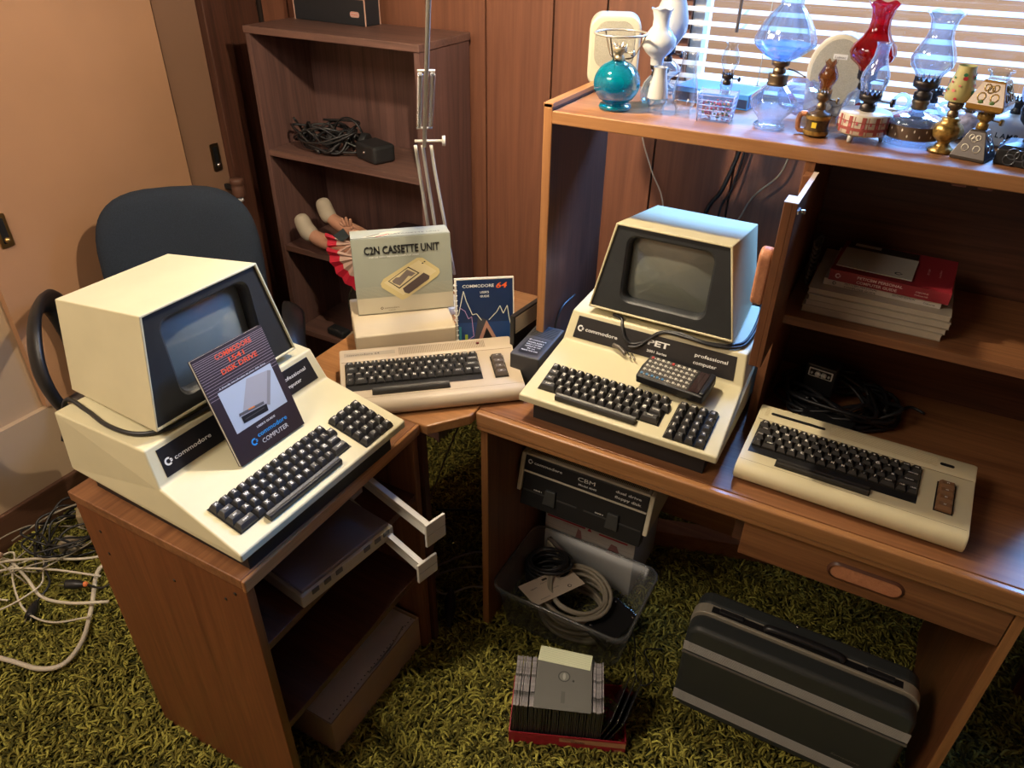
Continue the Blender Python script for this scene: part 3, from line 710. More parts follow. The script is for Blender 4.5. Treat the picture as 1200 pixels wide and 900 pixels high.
# ------------------------------------------------------------ breadbin keyboards computers
def breadbin(name, label, loc, rz, body, vic):
    t = thing(name, label, 'computer', loc, rz)
    prof = [(.004, .006), (-.001, .016), (.0, .026), (.005, .034), (.014, .039), (.030, .0405), (.155, .0545), (.160, .0575), (.196, .0625), (.2035, .059), (.206, .05), (.206, .006)]
    mb = MB(); mb.X = Matrix(((0,0,1,0),(1,0,0,0),(0,1,0,0),(0,0,0,1)))
    n = len(prof); X = [-.2025, -.1985, .1985, .2025]; sc_ = [.985, 1, 1, .985]
    v = []
    for x, s_ in zip(X, sc_):
        for (y, z) in prof:
            cy, cz = .1, .03; v.append((cy+(y-cy)*s_, cz+(z-cz)*s_, x))
    f = [tuple(range(n)), tuple(reversed([3*n+i for i in range(n)]))]
    mb.add(v, f, 0); b = 0
    for j in range(3):
        for i in range(n):
            k = (i+1) % n; mb.f.append((j*n+i, j*n+k, (j+1)*n+k, (j+1)*n+i)[::-1]); mb.m.append(0); mb.sm.append(i in (0, 1, 2, 3, 4, 7, 8, 9))
    mb.build('case', body, t, bevel=.0008)
    MB().box(-.19, .19, .012, .198, 0, .007).build('case_foot', BLACKM, t)
    a = Vector((0, .030, .0405)); up = Vector((0, .125, .014)); M = frame_m(tuple(a), (1, 0, 0), tuple(up))
    U = .0189; x0 = -.190
    mb = MB(); mb.X = M
    mb.poly([(x0-.0015, .0195), (x0-.0015, .1165), (x0+16*U+.001, .1165), (x0+16*U+.001, .0195), (x0+12*U, .0195), (x0+12*U, .000), (x0+2.9*U, .000), (x0+2.9*U, .0195)], 0, .0006)
    mb.rect(.141, .173, .018, .0985, .0006); mb.build('key_well', BLACK, t)
    Mk = M @ T(0, -.002, .0008); bodyk = KEYB if vic else KEYG
    rows = [[(1, k) for k in '←1234567890+-£']+[(1, 'HOME'), (1, 'DEL')],
            [(1.5, 'CTRL')]+[(1, k) for k in 'QWERTYUIOP@*↑']+[(1.5, 'RESTORE')],
            [(1, 'STOP'), (1, 'LOCK')]+[(1, k) for k in 'ASDFGHJKL:;=']+[(2, 'RETURN')],
            [(1, 'C='), (1.5, 'SHIFT')]+[(1, k) for k in 'ZXCVBNM,./']+[(1.5, 'SHIFT'), (1, 'CRSR'), (1, 'CRSR')]]
    for r_, row in enumerate(rows):
        x = x0; y = .1075-r_*.0195
        for (w, lab) in row: put_key(t, Mk, x+w*U/2, y, w, lab, pitch=.0189, body=bodyk, h=.0105); x += w*U
    spacebar(t, Mk, x0+3*U, x0+11.9*U, .0105, .0165, h=.0105, mat=bodyk)
    for i, lab in enumerate(('f1', 'f3', 'f5', 'f7')):
        put_key(t, Mk, .157, .090-i*.0195, 1.5, lab, name='function_key', pitch=.0189, body=FKEY if vic else FKEYG, h=.0105)
    # seams, vents, badge
    mb = MB(); mb.X = M; mb.box(-.1985, .1985, -.006, -.0052, -.0004, .00012); mb.box(-.1985, .1985, .1248, .1256, -.0004, .0005); mb.build('case_seam', plain(name+'_seam', (body.node_tree.nodes[1].inputs[0].default_value[0]*.35 if 0 else .2, .15, .09), .6), t)
    a = Vector((0, .160, .0575)); up = Vector((0, .036, .005)); M2 = frame_m(tuple(a), (1, 0, 0), tuple(up))
    mb = MB(); mb.X = M2
    if vic:
        for i in range(7): mb.box(-.060, .135, .006+i*.0038, .0072+i*.0038, -.0004, .0005)
        mb.build('vent_ribs', plain('vic_rib', (.50, .42, .26), .6), t)
        mb = MB(); mb.X = M2
        for (p, q_) in ((-.178, -.070), (.140, .165)):
            mb = MB(); mb.X = M2; mb.prism(rrect(q_-p, .0075, .0037, 4, (p+q_)/2, .016), -.0005, .0006); mb.build('vent_slot', BLACK, t)
        mb = MB(); mb.X = M2; 
        for i in range(7): mb.box(-.19, -.182, .006+i*.0038, .0072+i*.0038, -.0004, .0005)
        mb.build('vent_ribs', plain('vic_rib2', (.50, .42, .26), .6), t)
    else:
        for i in range(64): mb.box(-.066+i*.0032, -.0645+i*.0032, .004, .030, -.0004, .0006)
        mb.build('vent_ribs', plain('c64_rib', (.26, .20, .14), .6), t)
        mb = MB(); mb.X = M2; mb.rect(-.192, -.075, .010, .024, .0006, 1); mb.text('commodore 64', .010, -.186, .013, .0009, 'L', 0, bold=.01, width=.075)
        mb.build('name_badge', [plain('badge_print', (.12, .09, .07), .5), plain('badge_grey', (.40, .34, .26), .4)], t)
        MB().box(.118, .1245, .176, .181, .058, .0628).build('power_light', plain('power_led', (.12, .01, .01), .3), t)
    # power socket side ports
    mb = MB(); mb.box(.2, .2034, .05, .075, .018, .035); mb.build('side_port', BLACK, t)
    return t
C64L, C64R = (-.772, 1.09, .7405), .702
breadbin('keyboard_computer', 'beige wedge keyboard computer in front of the cassette unit box on the corner', C64L, C64R, C64C, False)
breadbin('keyboard_computer', 'cream wedge keyboard computer with brown function keys on the right of the desk', (.06, 1.183, .7405), -.018, VICC, True)
# ------------------------------------------------------------ printed matter
def in_frame(loc, rz):    # matrix of a computer's local frame
    return T(*loc) @ rot('Z', rz)
FL, FR_, FC = in_frame((-.764, .743, .7405), 1.542), in_frame((-.388, 1.155, .7405), -.011), in_frame(C64L, C64R)
# booklet leaning on the left screen: bottom at local (y .131, z .100), top against the bezel
M = FL @ frame_m((-.0075, .131, .1005), (.158, -.002, .0), (-.016, .072, .196))
bkM = M
BW, BH = .154, .207
COV = plain('booklet_cover', (.035, .024, .028), .35)
bo = MB().box(-BW/2, BW/2, 0, BH, -.009, -.0065).build('manual_booklet', COV); bo.matrix_world = M @ T(0, 0, .0095)
tag(bo, 'dark brown disk drive booklet with red title leaning on the left computer screen', 'booklet')
MB().box(-BW/2+.001, BW/2-.002, .001, BH-.001, -.0145, -.009).build('pages', PAPER, bo)
MB().box(-BW/2, BW/2, 0, BH, -.0158, -.0145).build('back_cover', COV, bo)
z = -.0063
mb = MB()
y = BH-.006
for i in range(17):
    mb.rect(-BW/2, BW/2, y, y+.0007+.0*i, z); y -= .0032+.00018*i
mb.build('cover_lines', plain('cover_lines', (.45, .36, .38), .5), bo)
mb = MB()
for (s, yy, w) in (('COMMODORE', .189, .080), ('1541', .175, .034), ('DISK DRIVE', .161, .080)): mb.text(s, .013, .006, yy, z+.0003, 'C', 0, bold=.02, width=w)
mb.build('cover_title', plain('title_red', (.85, .10, .03), .5), bo)
mb = MB(); mb.rect(-.058, .062, .056, .137, z+.0003, 0)
mb.poly([(-.038, .073), (.020, .073), (.050, .128), (.004, .134)], 1, z+.0005)
mb.poly([(.020, .073), (.026, .069), (.057, .125), (.050, .128)], 3, z+.0005)
mb.poly([(-.040, .081), (-.038, .086), (.016, .082), (.016, .077)], 4, z+.0007); mb.poly([(-.018, .0825), (-.018, .085), (-.004, .084), (-.004, .0815)], 5, z+.0008)
mb.poly([(-.037, .066), (-.037, .079), (.020, .075), (.018, .062)], 2, z+.0008)
mb.rect(-.032, .012, .0705, .0715, z+.001, 4)
mb.build('cover_photo', [plain('photo_pale', (.50, .55, .60), .4), plain('photo_drive_top', (.42, .40, .40), .4), BLACK, plain('photo_drive_side', (.30, .28, .27), .4), plain('photo_strip', (.12, .11, .11), .4), plain('photo_orange', (.8, .22, .03), .4)], bo)
mb = MB(); mb.text('A friendly introduction to your disk drive', .0036, 0, .1405, z+.0003, 'C', 0, bold=.02, width=.105); mb.text('USER\'S GUIDE', .0052, .004, .045, z+.0003, 'C', 0, bold=.02, width=.043)
mb.text('COMPUTER', .012, .012, .014, z+.0003, 'C', 0, bold=-.0, width=.062); mb.build('cover_caption', WHITE, bo)
mb = MB(); chicken(mb, -.034, .026, .0068, z+.0003); mb.text('commodore', .012, -.023, .029, z+.0003, 'L', 0, bold=.015, width=.070)
mb.build('cover_logo', plain('logo_blue', (.03, .30, .75), .5), bo)

# disk drive unit (beige) and cassette box
dv = thing('disk_drive', 'plain beige disk drive unit lying behind the wedge computer under the cassette unit box', 'disk drive', tuple(FC @ Vector((-.048, .32, 0))), C64R+math.radians(3))
MB().box(-.12, .12, -.105, .10, .006, .088).build('case', DRVC, dv, bevel=.004, seg=3)
MB().box(-.115, .115, -.10, .095, 0, .006).build('foot', BLACK, dv)
MB().box(-.1205, .1205, -.1056, .101, .040, .0412).build('case_seam', plain('seam_tan', (.28, .22, .15), .6), dv)
# box
BX = plain('box_grey_green', (.315, .335, .275), .5, var=.06, vscale=8)
bw, bh, bd = .237, .189, .080
M = FC @ T(-.033, .318, .0895) @ rot('Z', math.radians(1.5)) @ rot('X', math.radians(-8))
bx = MB().box(-bw/2, bw/2, 0, bd, 0, bh).build('cassette_unit_box', BX, bevel=.0012); bx.matrix_world = M
tag(bx, 'grey green cassette unit box standing upright on the beige disk drive', 'box')
mb = MB(); mb.X = frame_m((0, -.0012, 0), (1, 0, 0), (0, 0, 1))
NP = 14
mb.rect(-bw/2+.001, bw/2-.001, .002, .042, .0002, 5)
for i in range(12): mb.rect(-bw/2+.001, bw/2-.001, .038+i*.0028, .0388+i*.0028-.00004*i, .0003, 5)
KX = mb.X.copy(); mb.X = mb.X @ T(.012, .084, 0) @ Matrix.Diagonal((1.0, 1.32, 1, 1)) @ T(-.012, -.084, 0)
# pictured recorder
mb.poly([(-.058, .078), (-.050, .087), (.035, .122), (.048, .121), (.086, .098), (.088, .091), (.080, .083), (-.000, .046), (-.010, .044), (-.056, .071)], 0, .0004)
mb.poly([(-.050, .080), (.038, .117), (.080, .094), (-.006, .053)], 1, .0006)
mb.poly([(-.040, .082), (.012, .1065), (.038, .093), (-.014, .066)], 2, .0007); mb.poly([(-.037, .082), (.011, .1045), (.034, .093), (-.014, .0685)], 1, .0008)
mb.poly([(-.030, .082), (-.020, .088), (-.012, .088), (.008, .1015), (.028, .093), (.018, .088), (.010, .089), (-.012, .072), (-.028, .078)], 3, .0009)
mb.poly([(-.006, .066), (.048, .093), (.062, .086), (.060, .080), (.008, .055), (-.002, .058)], 4, .0009)
for (px, py) in ((.045, .110), (.050, .1125)): mb.rect(px, px+.004, py, py+.002, .0009, 2)
mb.X = KX
mb.build('front_print', [plain('pic_cream', (.60, .50, .24), .5), plain('pic_cream_top', (.66, .57, .33), .5), BLACK, plain('pic_window', (.20, .16, .14), .4), plain('pic_keys', (.09, .065, .06), .4), plain('box_sand', (.50, .45, .33), .5)], bx)
mb = MB(); mb.X = frame_m((0, -.0012, 0), (1, 0, 0), (0, 0, 1))
mb.text('C2N CASSETTE UNIT', .0265, 0, .150, .0006, 'C', 0, bold=.026, width=.180)
mb.X = frame_m((0, 0, bh+.0012), (1, 0, 0), (0, 1, 0)); mb.text('DATASSETTE UNIT', .011, .035, .018, .0003, 'C', 0, bold=.01, width=.125)
mb.build('box_title', BLACK, bx)
mb = MB(); mb.X = frame_m((0, -.0012, 0), (1, 0, 0), (0, 0, 1)); mb.text('FOR USE WITH THE HOME COMPUTER SERIES', .0048, -.02, .141, .0006, 'C', 0, width=.118); mb.build('box_subtitle', WHITE, bx)
mb = MB(); mb.X = frame_m((0, -.0012, 0), (1, 0, 0), (0, 0, 1)); chicken(mb, -.060, .014, .0035, .0006); mb.text('commodore', .006, -.054, .012, .0006, 'L', 0, width=.036); mb.text('COMPUTER', .003, -.045, .0065, .0006, 'L', 0, width=.018); mb.build('box_logo', plain('logo_brown', (.10, .07, .05), .5), bx)
mb = MB(); mb.X = frame_m((0, 0, bh+.0012), (1, 0, 0), (0, 1, 0)); mb.rect(-bw/2+.001, bw/2-.001, .002, bd-.002, .0001, 0)
mb.poly([(-.095, .006), (-.045, .003), (.01, .045), (-.03, .05)], 1, .0002); mb.poly([(-.082, .010), (-.050, .034), (-.046, .032), (-.078, .008)], 2, .0003); mb.poly([(-.062, .004), (-.03, .028), (-.024, .026), (-.056, .003)], 3, .0003)
mb.build('top_print', [plain('flap_pale', (.46, .48, .40), .5), plain('flap_cream', (.70, .66, .50), .5), BLACK, plain('flap_red', (.45, .05, .04), .5)], bx)

# spiral guide
M = FC @ T(.150, .232, .001) @ rot('Z', math.radians(-4)) @ rot('X', math.radians(-11))
gd = MB().box(-.071, .073, 0, .011, 0, .190).build('spiral_guide_book', PAPER); gd.matrix_world = M
tag(gd, 'blue spiral bound user guide standing behind the wedge computer', 'book')
mb = MB(); mb.X = frame_m((0, -.0004, 0), (1, 0, 0), (0, 0, 1))
NB = plain('guide_navy', (.012, .028, .085), .3); 
mb.rect(-.066, .070, .003, .187, 0, 0)
mb.rect(-.066, .070, .003, .030, .0002, 1); mb.rect(-.066, .070, .030, .080, .0002, 2)
mb.poly([(-.030, .003), (.004, .085), (.046, .003), (.036, .003), (.004, .066), (-.018, .003)], 3, .0005); mb.poly([(-.018, .003), (.004, .066), (.036, .003)], 4, .0004)
mb.poly([(-.050, .003), (-.050, .05), (-.043, .05), (-.043, .003)], 5, .0004); mb.poly([(-.064, .003), (-.064, .07), (-.058, .07), (-.058, .003)], 6, .0004)
mb.poly([(-.028, .03), (-.016, .095), (.006, .085), (-.006, .06), (-.02, .003), (-.034, .003)], 7, .00035)
def line(mb, pts, w, z, mi):
    for (p, q_) in zip(pts, pts[1:]):
        d = (Vector(q_)-Vector(p)).normalized(); nn = Vector((-d.y, d.x))*w/2
        mb.poly([(p[0]+nn.x, p[1]+nn.y), (p[0]-nn.x, p[1]-nn.y), (q_[0]-nn.x, q_[1]-nn.y), (q_[0]+nn.x, q_[1]+nn.y)], mi, z)
line(mb, [(-.064, .10), (-.050, .160), (-.044, .135), (-.030, .100), (-.020, .102), (-.008, .085)], .0018, .0006, 8)
line(mb, [(.010, .085), (.030, .105), (.038, .120), (.046, .100), (.056, .120), (.060, .090), (.066, .060)], .0018, .0006, 8)
line(mb, [(-.062, .120), (-.048, .110), (-.040, .090), (-.032, .095), (-.028, .045), (-.044, .035)], .0014, .0006, 9)
mb.build('cover', [NB, plain('guide_blue', (.02, .09, .24), .3), plain('guide_blue2', (.016, .05, .16), .3), plain('guide_brown', (.42, .22, .16), .4), BLACK, plain('guide_lime', (.35, .45, .05), .4), plain('guide_teal', (.04, .25, .30), .4), plain('guide_dim', (.05, .05, .06), .4), plain('guide_line', (.75, .75, .60), .4), plain('guide_line2', (.55, .30, .50), .4)], gd)
mb = MB(); mb.X = frame_m((0, -.0004, 0), (1, 0, 0), (0, 0, 1)); mb.text('COMMODORE', .0105, -.052, .168, .0007, 'L', 0, bold=.012, width=.076); mb.text("USER'S", .0075, .001, .153, .0007, 'C', 0, bold=.02); mb.text('GUIDE', .0075, .001, .143, .0007, 'C', 0, bold=.02); mb.build('cover_title', WHITE, gd)
mb = MB(); mb.X = frame_m((0, -.0004, 0), (1, 0, 0), (0, 0, 1)); mb.text('64', .019, .028, .165, .0007, 'L', 0, bold=.02, shear=.3, width=.026); mb.build('cover_number', plain('title_orange', (.85, .13, .03), .5), gd)
for i in range(14): MB().tube([(-.069+.004*math.cos(2*PI*k/10), .004+.009*math.sin(2*PI*k/10), .012+i*.0125) for k in range(10)], .0013, 6, closed=True, sub=1).build('spiral_ring', WHITE, gd)

# power supply brick
ps = thing('power_supply', 'dark grey power supply brick between the wedge computer and the right all-in-one computer', 'power supply', (-.657, 1.358, .7405), math.radians(3))
mb = MB(); mb.box(-.036, .036, -.085, .07, .002, .084); mb.build('case', plain('psu_charcoal', (.045, .045, .05), .55), ps, bevel=.003)
mb = MB(); mb.X = T(0, 0, .0842); mb.rect(-.024, .026, -.072, .0, .0004); lb = mb.build('label_plate', BLACK, ps)
mb = MB(); mb.X = T(0, 0, .0842)
chicken(mb, -.018, -.008, .003, .0008); mb.text('commodore', .006, -.013, -.010, .0008, 'L', 0, bold=.02, width=.035)
for i, s in enumerate(('POWER SUPPLY', 'INPUT 117V 60HZ', 'OUTPUT 5V 1.5A', '9V 1A', 'MADE FOR C64')): mb.text(s, .0055, .001, -.022-i*.0095, .0008, 'C', 0, bold=.03, width=.040 if i != 3 else .02)
mb.build('label_print', WHITE, lb)
mb = MB()
for i in range(9): mb.box(-.030, .030, .012+i*.006, .0145+i*.006, .0835, .0848)
mb.build('vent_ribs', BLACKM, ps)
# floppy disk box next to it
fb = thing('diskette_box', 'black diskette box with a striped tan label leaning against the hutch side', 'box', (-.712, 1.388, .7405), math.radians(-6))
o = MB().box(-.012, .0, -.045, .085, 0, .135).build('box', BLACK, fb, bevel=.001)
mb = MB(); mb.X = frame_m((.0006, .0, 0), (0, 1, 0), (0, 0, 1)); mb.rect(-.040, .082, .088, .131, 0, 0)
for i in range(7): mb.rect(-.038, .080, .093+i*.0052, .0942+i*.0052, .0002, 1)
o2 = mb.build('label', [plain('label_tan', (.62, .56, .44), .6), plain('label_line', (.25, .2, .15), .6)], o)

def cable(name, label, cat, pts, r, mat, group=None, **k):
    o = MB().tube(pts, r, 8, **k).build(name, mat); return tag(o, label, cat, group)
cable('white_cable', 'white cord looped on the corner table behind the spiral guide', 'cord', [(-.76, 1.50, .746), (-.74, 1.46, .746), (-.735, 1.42, .746), (-.745, 1.37, .746), (-.72, 1.33, .746)], .003, CORDW)
cable('black_plug_cord', 'black plug lead between the wedge computer and the power supply brick', 'cord', [(-.628, 1.25, .745), (-.634, 1.262, .748), (-.640, 1.275, .755), (-.648, 1.30, .747), (-.60, 1.44, .744)], lambda t: .008 if .12 < t < .38 else .003, CORDB)

# cable lying over the right computer
P = [FR_ @ Vector(p) for p in [(-.105, .232, .182), (-.083, .225, .180), (-.074, .210, .168), (-.063, .200, .150), (-.045, .198, .140), (-.02, .205, .150), (.01, .215, .176), (.05, .219, .184), (.11, .212, .182), (.165, .235, .181), (.183, .28, .181), (.178, .40, .182), (.16, .47, .17), (.10, .50, .1)]]
cable('black_cable', 'thick black cord draped across the nameplate of the right all-in-one computer', 'cord', P, .0038, CORDB)
P = [FR_ @ Vector(p) for p in [(-.050, .190, .136), (-.030, .195, .140), (-.01, .206, .158), (.02, .214, .180), (.07, .211, .183), (.12, .210, .181), (.170, .225, .181), (.187, .27, .181), (.186, .40, .182), (.17, .48, .15)]]
cable('black_cable', 'second black cord with a bare metal plug end lying beside the calculator', 'cord', P, .0034, CORDB)
mb = MB(); p = Vector((-.052, .189, .1355)); 
P0 = [FR_ @ Vector(q) for q in [(-.085, .195, .128), (-.065, .188, .127), (-.05, .180, .122)]]
mb.tube(P0, .005, 8); o = mb.build('cord_plug', plain('plug_bronze', (.12, .10, .08), .35)); tag(o, 'small dark plug lying on the right computer above its keyboard', 'plug')
mb = MB()
for dx in (0, .010): mb.tube([FR_ @ Vector(q) for q in [(-.048+dx, .186, .124), (-.034+dx, .175, .118)]], .0016, 6, sub=1)
mb.build('plug_prong', CHROME, o); 
for k in o.children: k.matrix_parent_inverse = Matrix.Identity(4)
# left computer cord
P = [FL @ Vector(p) for p in [(-.20, .47, .10), (-.178, .455, .182), (-.175, .40, .180), (-.185, .33, .181), (-.178, .27, .181), (-.15, .235, .1815), (-.10, .224, .1815), (-.02, .222, .1815), (.03, .235, .1815)]]
cable('black_cable', 'black cord curving round the base of the left computer monitor', 'cord', P, .0042, CORDB)

# calculator
M = FR_ @ T(.083, .150, .0)
aa = math.atan2(.046, .191)
c = thing('calculator', 'black programmable calculator lying on the right all-in-one computer', 'calculator')
c.matrix_world = FR_ @ T(.080, .140, .0) @ T(0, 0, .112) @ rot('Z', math.radians(-5)) @ rot('X', math.radians(10))
mb = MB()
mb.prism([(-.075, -.037), (.072, -.037), (.074, .0), (.072, .037), (-.075, .037), (-.078, 0)], 0, .021); mb.build('body', BLACK, c, bevel=.004, seg=3)
mb = MB(); mb.box(-.072, .036, -.034, .034, .0215, .0222); fpl = mb.build('face_plate', plain('calc_face', (.06, .055, .05), .4), c, bevel=.001)
MB().box(.039, .060, -.032, .032, .0212, .0235).box(.043, .050, -.030, .030, .0235, .0242, 0).build('display_window', plain('calc_display', (.035, .02, .02), .08, coat=.8), c, bevel=.001)
mb = MB(); mb.box(.0615, .072, -.034, .034, .0205, .0265); mb.build('display_hood', BLACK, c, bevel=.003)
CW = plain('calc_key_white', (.62, .60, .55), .4); CBL = plain('calc_key_blue', (.06, .20, .42), .4); CR = plain('calc_key_red', (.55, .05, .05), .4); CK = plain('calc_key_dark', (.04, .04, .04), .4)
i_ = 0
for r_ in range(5):
    for q_ in range(9):
        x, y = -.066+q_*.0117, .027-r_*.0135
        mt = CR if (r_ == 0 and q_ in (0, 4)) else CBL if (r_ == 4 and q_ < 5) else CW
        k = MB().box(x-.0026, x+.0026, y-.003, y+.003, .0222, .0245).build('key', mt, c, bevel=.0006)
mb = MB()
for r_ in range(5):
    for q_ in range(9):
        x, y = -.066+q_*.0117, .027-r_*.0135; mb.box(x+.0036, x+.0060, y-.0012, y+.0012, .0222, .0226)
mb.build('key_print', CW, c)

# ------------------------------------------------------------ hutch compartment
MZ = 1.0105
def slab(name, label, cat, x0, x1, y0, y1, z0, z1, mat, rz=0, group=None, bevel=.001):
    t = thing(name, label, cat, ((x0+x1)/2, (y0+y1)/2, z0), rz, group); w, d, h = (x1-x0)/2, (y1-y0)/2, z1-z0
    return t, w, d, h
labs = ['bottom thick cream manual of the stack in the hutch', 'second cream manual from the bottom of the hutch stack', 'third cream manual from the bottom of the hutch stack', 'uppermost plain cream manual under the white and red guides']
z = MZ
for i, (hh, dx, dy) in enumerate(((.014, -.004, 0), (.012, 0, .002), (.013, .003, .0), (.012, .0, .004))):
    t, w, d, h = slab('manual', labs[i], 'book', -.112+dx, .140+dx, 1.432+dy, 1.655+dy, z, z+hh, CREAM, 0, 'cream manuals stacked in the hutch')
    B(-w, w, -d, d, 0, .0015).build('cover', CORDG, t); B(-w+.002, w-.001, -d+.001, d-.001, .0015, h-.0015).build('pages', plain('page_edges', (.50, .44, .34), .8, var=.08, vscale=60), t)
    B(-w, w, -d, d, h-.0015, h-.0002).build('cover', plain('manual_cream', (.52, .46, .35), .6), t); z += hh
t, w, d, h = slab('guide_book', 'white computer guide lying under the red guide in the hutch', 'book', -.088, .122, 1.462, 1.64, z, z+.014, PAPER, math.radians(-1.5))
B(-w, w, -d, d, 0, h).build('book', plain('guide_white', (.66, .62, .56), .5), t, bevel=.001)
mb = MB(); mb.X = frame_m((0, -d-.0004, 0), (1, 0, 0), (0, 0, 1)); chicken(mb, -.085, .007, .0035, 0); mb.text('PET/CBM PERSONAL', .0055, -.066, .0075, 0, 'L', 0, width=.06); mb.text('COMPUTER GUIDE', .0055, -.066, .0015, 0, 'L', 0, width=.058); mb.build('spine_print', BLACK, t); mb = MB(); mb.X = frame_m((0, -d-.0004, 0), (1, 0, 0), (0, 0, 1)); mb.text('SECOND EDITION', .005, .02, .006, 0, 'L', 0, width=.04); mb.text('Osborne', .005, .075, .004, 0, 'L', 0, width=.02); mb.build('edition_print', BLACK, t)
z += .0145
t, w, d, h = slab('guide_book', 'red personal computer guide on top of the book stack in the hutch', 'book', -.080, .132, 1.455, 1.625, z, z+.022, PAPER, math.radians(-2))
REDB = plain('guide_red', (.27, .018, .028), .45)
B(-w, w, -d, -d+.002, 0, h).box(-w, w, -d+.002, d, 0, .001).box(-w, w, -d+.002, d, h-.001, h).build('cover', REDB, t)
B(-w+.002, w-.002, -d+.002, d-.002, .001, h-.001).build('pages', PAPER, t)
mb = MB(); mb.X = frame_m((0, -d-.0004, 0), (1, 0, 0), (0, 0, 1)); chicken(mb, -.090, .011, .005, 0); mb.text('PET/CBM PERSONAL', .0075, -.055, .0125, 0, 'L', 0, bold=.02, width=.080); mb.text('COMPUTER GUIDE', .0075, -.055, .0035, 0, 'L', 0, bold=.02, width=.072); PKP = plain('pink_print', (.75, .55, .52), .5); mb.build('spine_print', PKP, t); mb = MB(); mb.X = frame_m((0, -d-.0004, 0), (1, 0, 0), (0, 0, 1)); mb.text('OSBORNE', .004, .048, .011, 0, 'L', 0, width=.022); mb.text('McGraw-Hill', .004, .048, .005, 0, 'L', 0, width=.022); mb.build('publisher_print', PKP, t); mb = MB()
mb.X = T(0, 0, h+.0004); mb.X = mb.X @ rot('Z', PI/2); mb.text('Second Edition', .005, 0, -.082, 0, 'C', 0, width=.04); mb.text('PET/CBM', .005, 0, -.062, 0, 'C', 0, width=.03); mb.build('cover_print', PKP, t)
zt = z+.0225
t = thing('diskette', 'floppy diskette in a cream sleeve lying on the red guide', 'diskette', (-.005, 1.538, zt), math.radians(-3))
B(-.066, .066, -.055, .080, 0, .0015).build('disk_jacket', BLACK, t)
B(-.068, .068, -.066, .040, .0018, .0035).build('sleeve', plain('sleeve_cream', (.52, .50, .44), .6), t)
mb = MB(); mb.X = T(0, 0, .0038); chicken(mb, .042, -.046, .007, 0); mb.build('sleeve_logo', BLACK, t)
mb = MB(); mb.rect(-.055, -.005, .060, .075, .0018); mb.build('disk_label', PAPER, t)
t = thing('cable_coil', 'clear and grey coiled cable left of the book stack in the hutch', 'cable', (-.128, 1.58, MZ))
mb = MB()
for i in range(9):
    r0 = .010+.001*(i % 3); mb.tube([(.0+r0*.55*math.cos(a), .035*math.sin(a)+.002*i, .012+i*.009+.004*math.sin(a*2)) for a in [2*PI*k/12 for k in range(12)]], .0028, 6, closed=True, sub=2)
mb.build('coil', plain('grey_cord_dim', (.22, .22, .20), .35), t)

# cable bundle behind the right keyboard computer
def tangle(n, c, sx, sy, sz, r, mat, seed, name, label, cat='cable', z0=None, turns=9, group=None):
    R = random.Random(seed); t = thing(name, label, cat, c, 0, group)
    for j in range(n):
        pts = []; a = R.uniform(0, 6)
        for k in range(turns):
            a += R.uniform(.6, 1.3); q = R.uniform(.45, 1)
            pts.append((sx*q*math.cos(a), sy*q*math.sin(a), max(r, R.random()**1.5*sz)+r))
        MB().tube(pts, r, 6, sub=7).build('strand', mat, t)
    return t
tangle(11, (-.005, 1.55, .7405), .135, .11, .055, .0045, CORDB, 5, 'cable_bundle', 'tangled black cables behind the right keyboard computer inside the hutch')
tg = thing('adapter_box', 'small black adapter with a chrome connector plate among the cables in the hutch', 'adapter', (-.050, 1.550, .765), math.radians(-8))
B(-.033, .033, -.004, .045, .0, .07).build('case', BLACK, tg, bevel=.003)
mb = MB(); mb.X = frame_m((0, -.0045, .052), (1, 0, 0), (0, 0, 1)); mb.prism(rrect(.052, .020, .002, 3), -.001, .001); pt = mb.build('connector_plate', plain('plate_bright', (.75, .75, .72), .4), tg)
mb = MB(); mb.X = frame_m((0, -.006, .052), (1, 0, 0), (0, 0, 1)); mb.rect(-.023, .023, -.008, .008, .0)
mb.build('plate_recess', BLACK, pt)
for x in (-.018, -.005, .008, .019):
    mb = MB(); mb.cyl((x, -.007, .052), (x, -.011, .052), .0062 if abs(x) < .015 else .0025, 12); mb.build('socket', plain('socket_pale', (.6, .6, .58), .3), pt)
t = thing('power_plug', 'black plug with brass tip lying behind the right keyboard computer', 'plug', (.11, 1.59, .7405), math.radians(30))
B(-.03, .02, -.012, .012, .001, .02).build('plug_body', BLACK, t, bevel=.004); MB().tube([(.02, 0, .01), (.05, .01, .008), (.07, -.01, .005)], .0035, 8).build('plug_cord', CORDB, t)
t = thing('switch_box', 'flat black box under the cables behind the right keyboard computer', 'box', (-.01, 1.46, .7405), math.radians(-12))
B(-.05, .055, -.03, .035, 0, .03).build('case', BLACKM, t, bevel=.003); MB().ball((.060, -.02, .016), .006).build('jack_tip', BRASS, t)

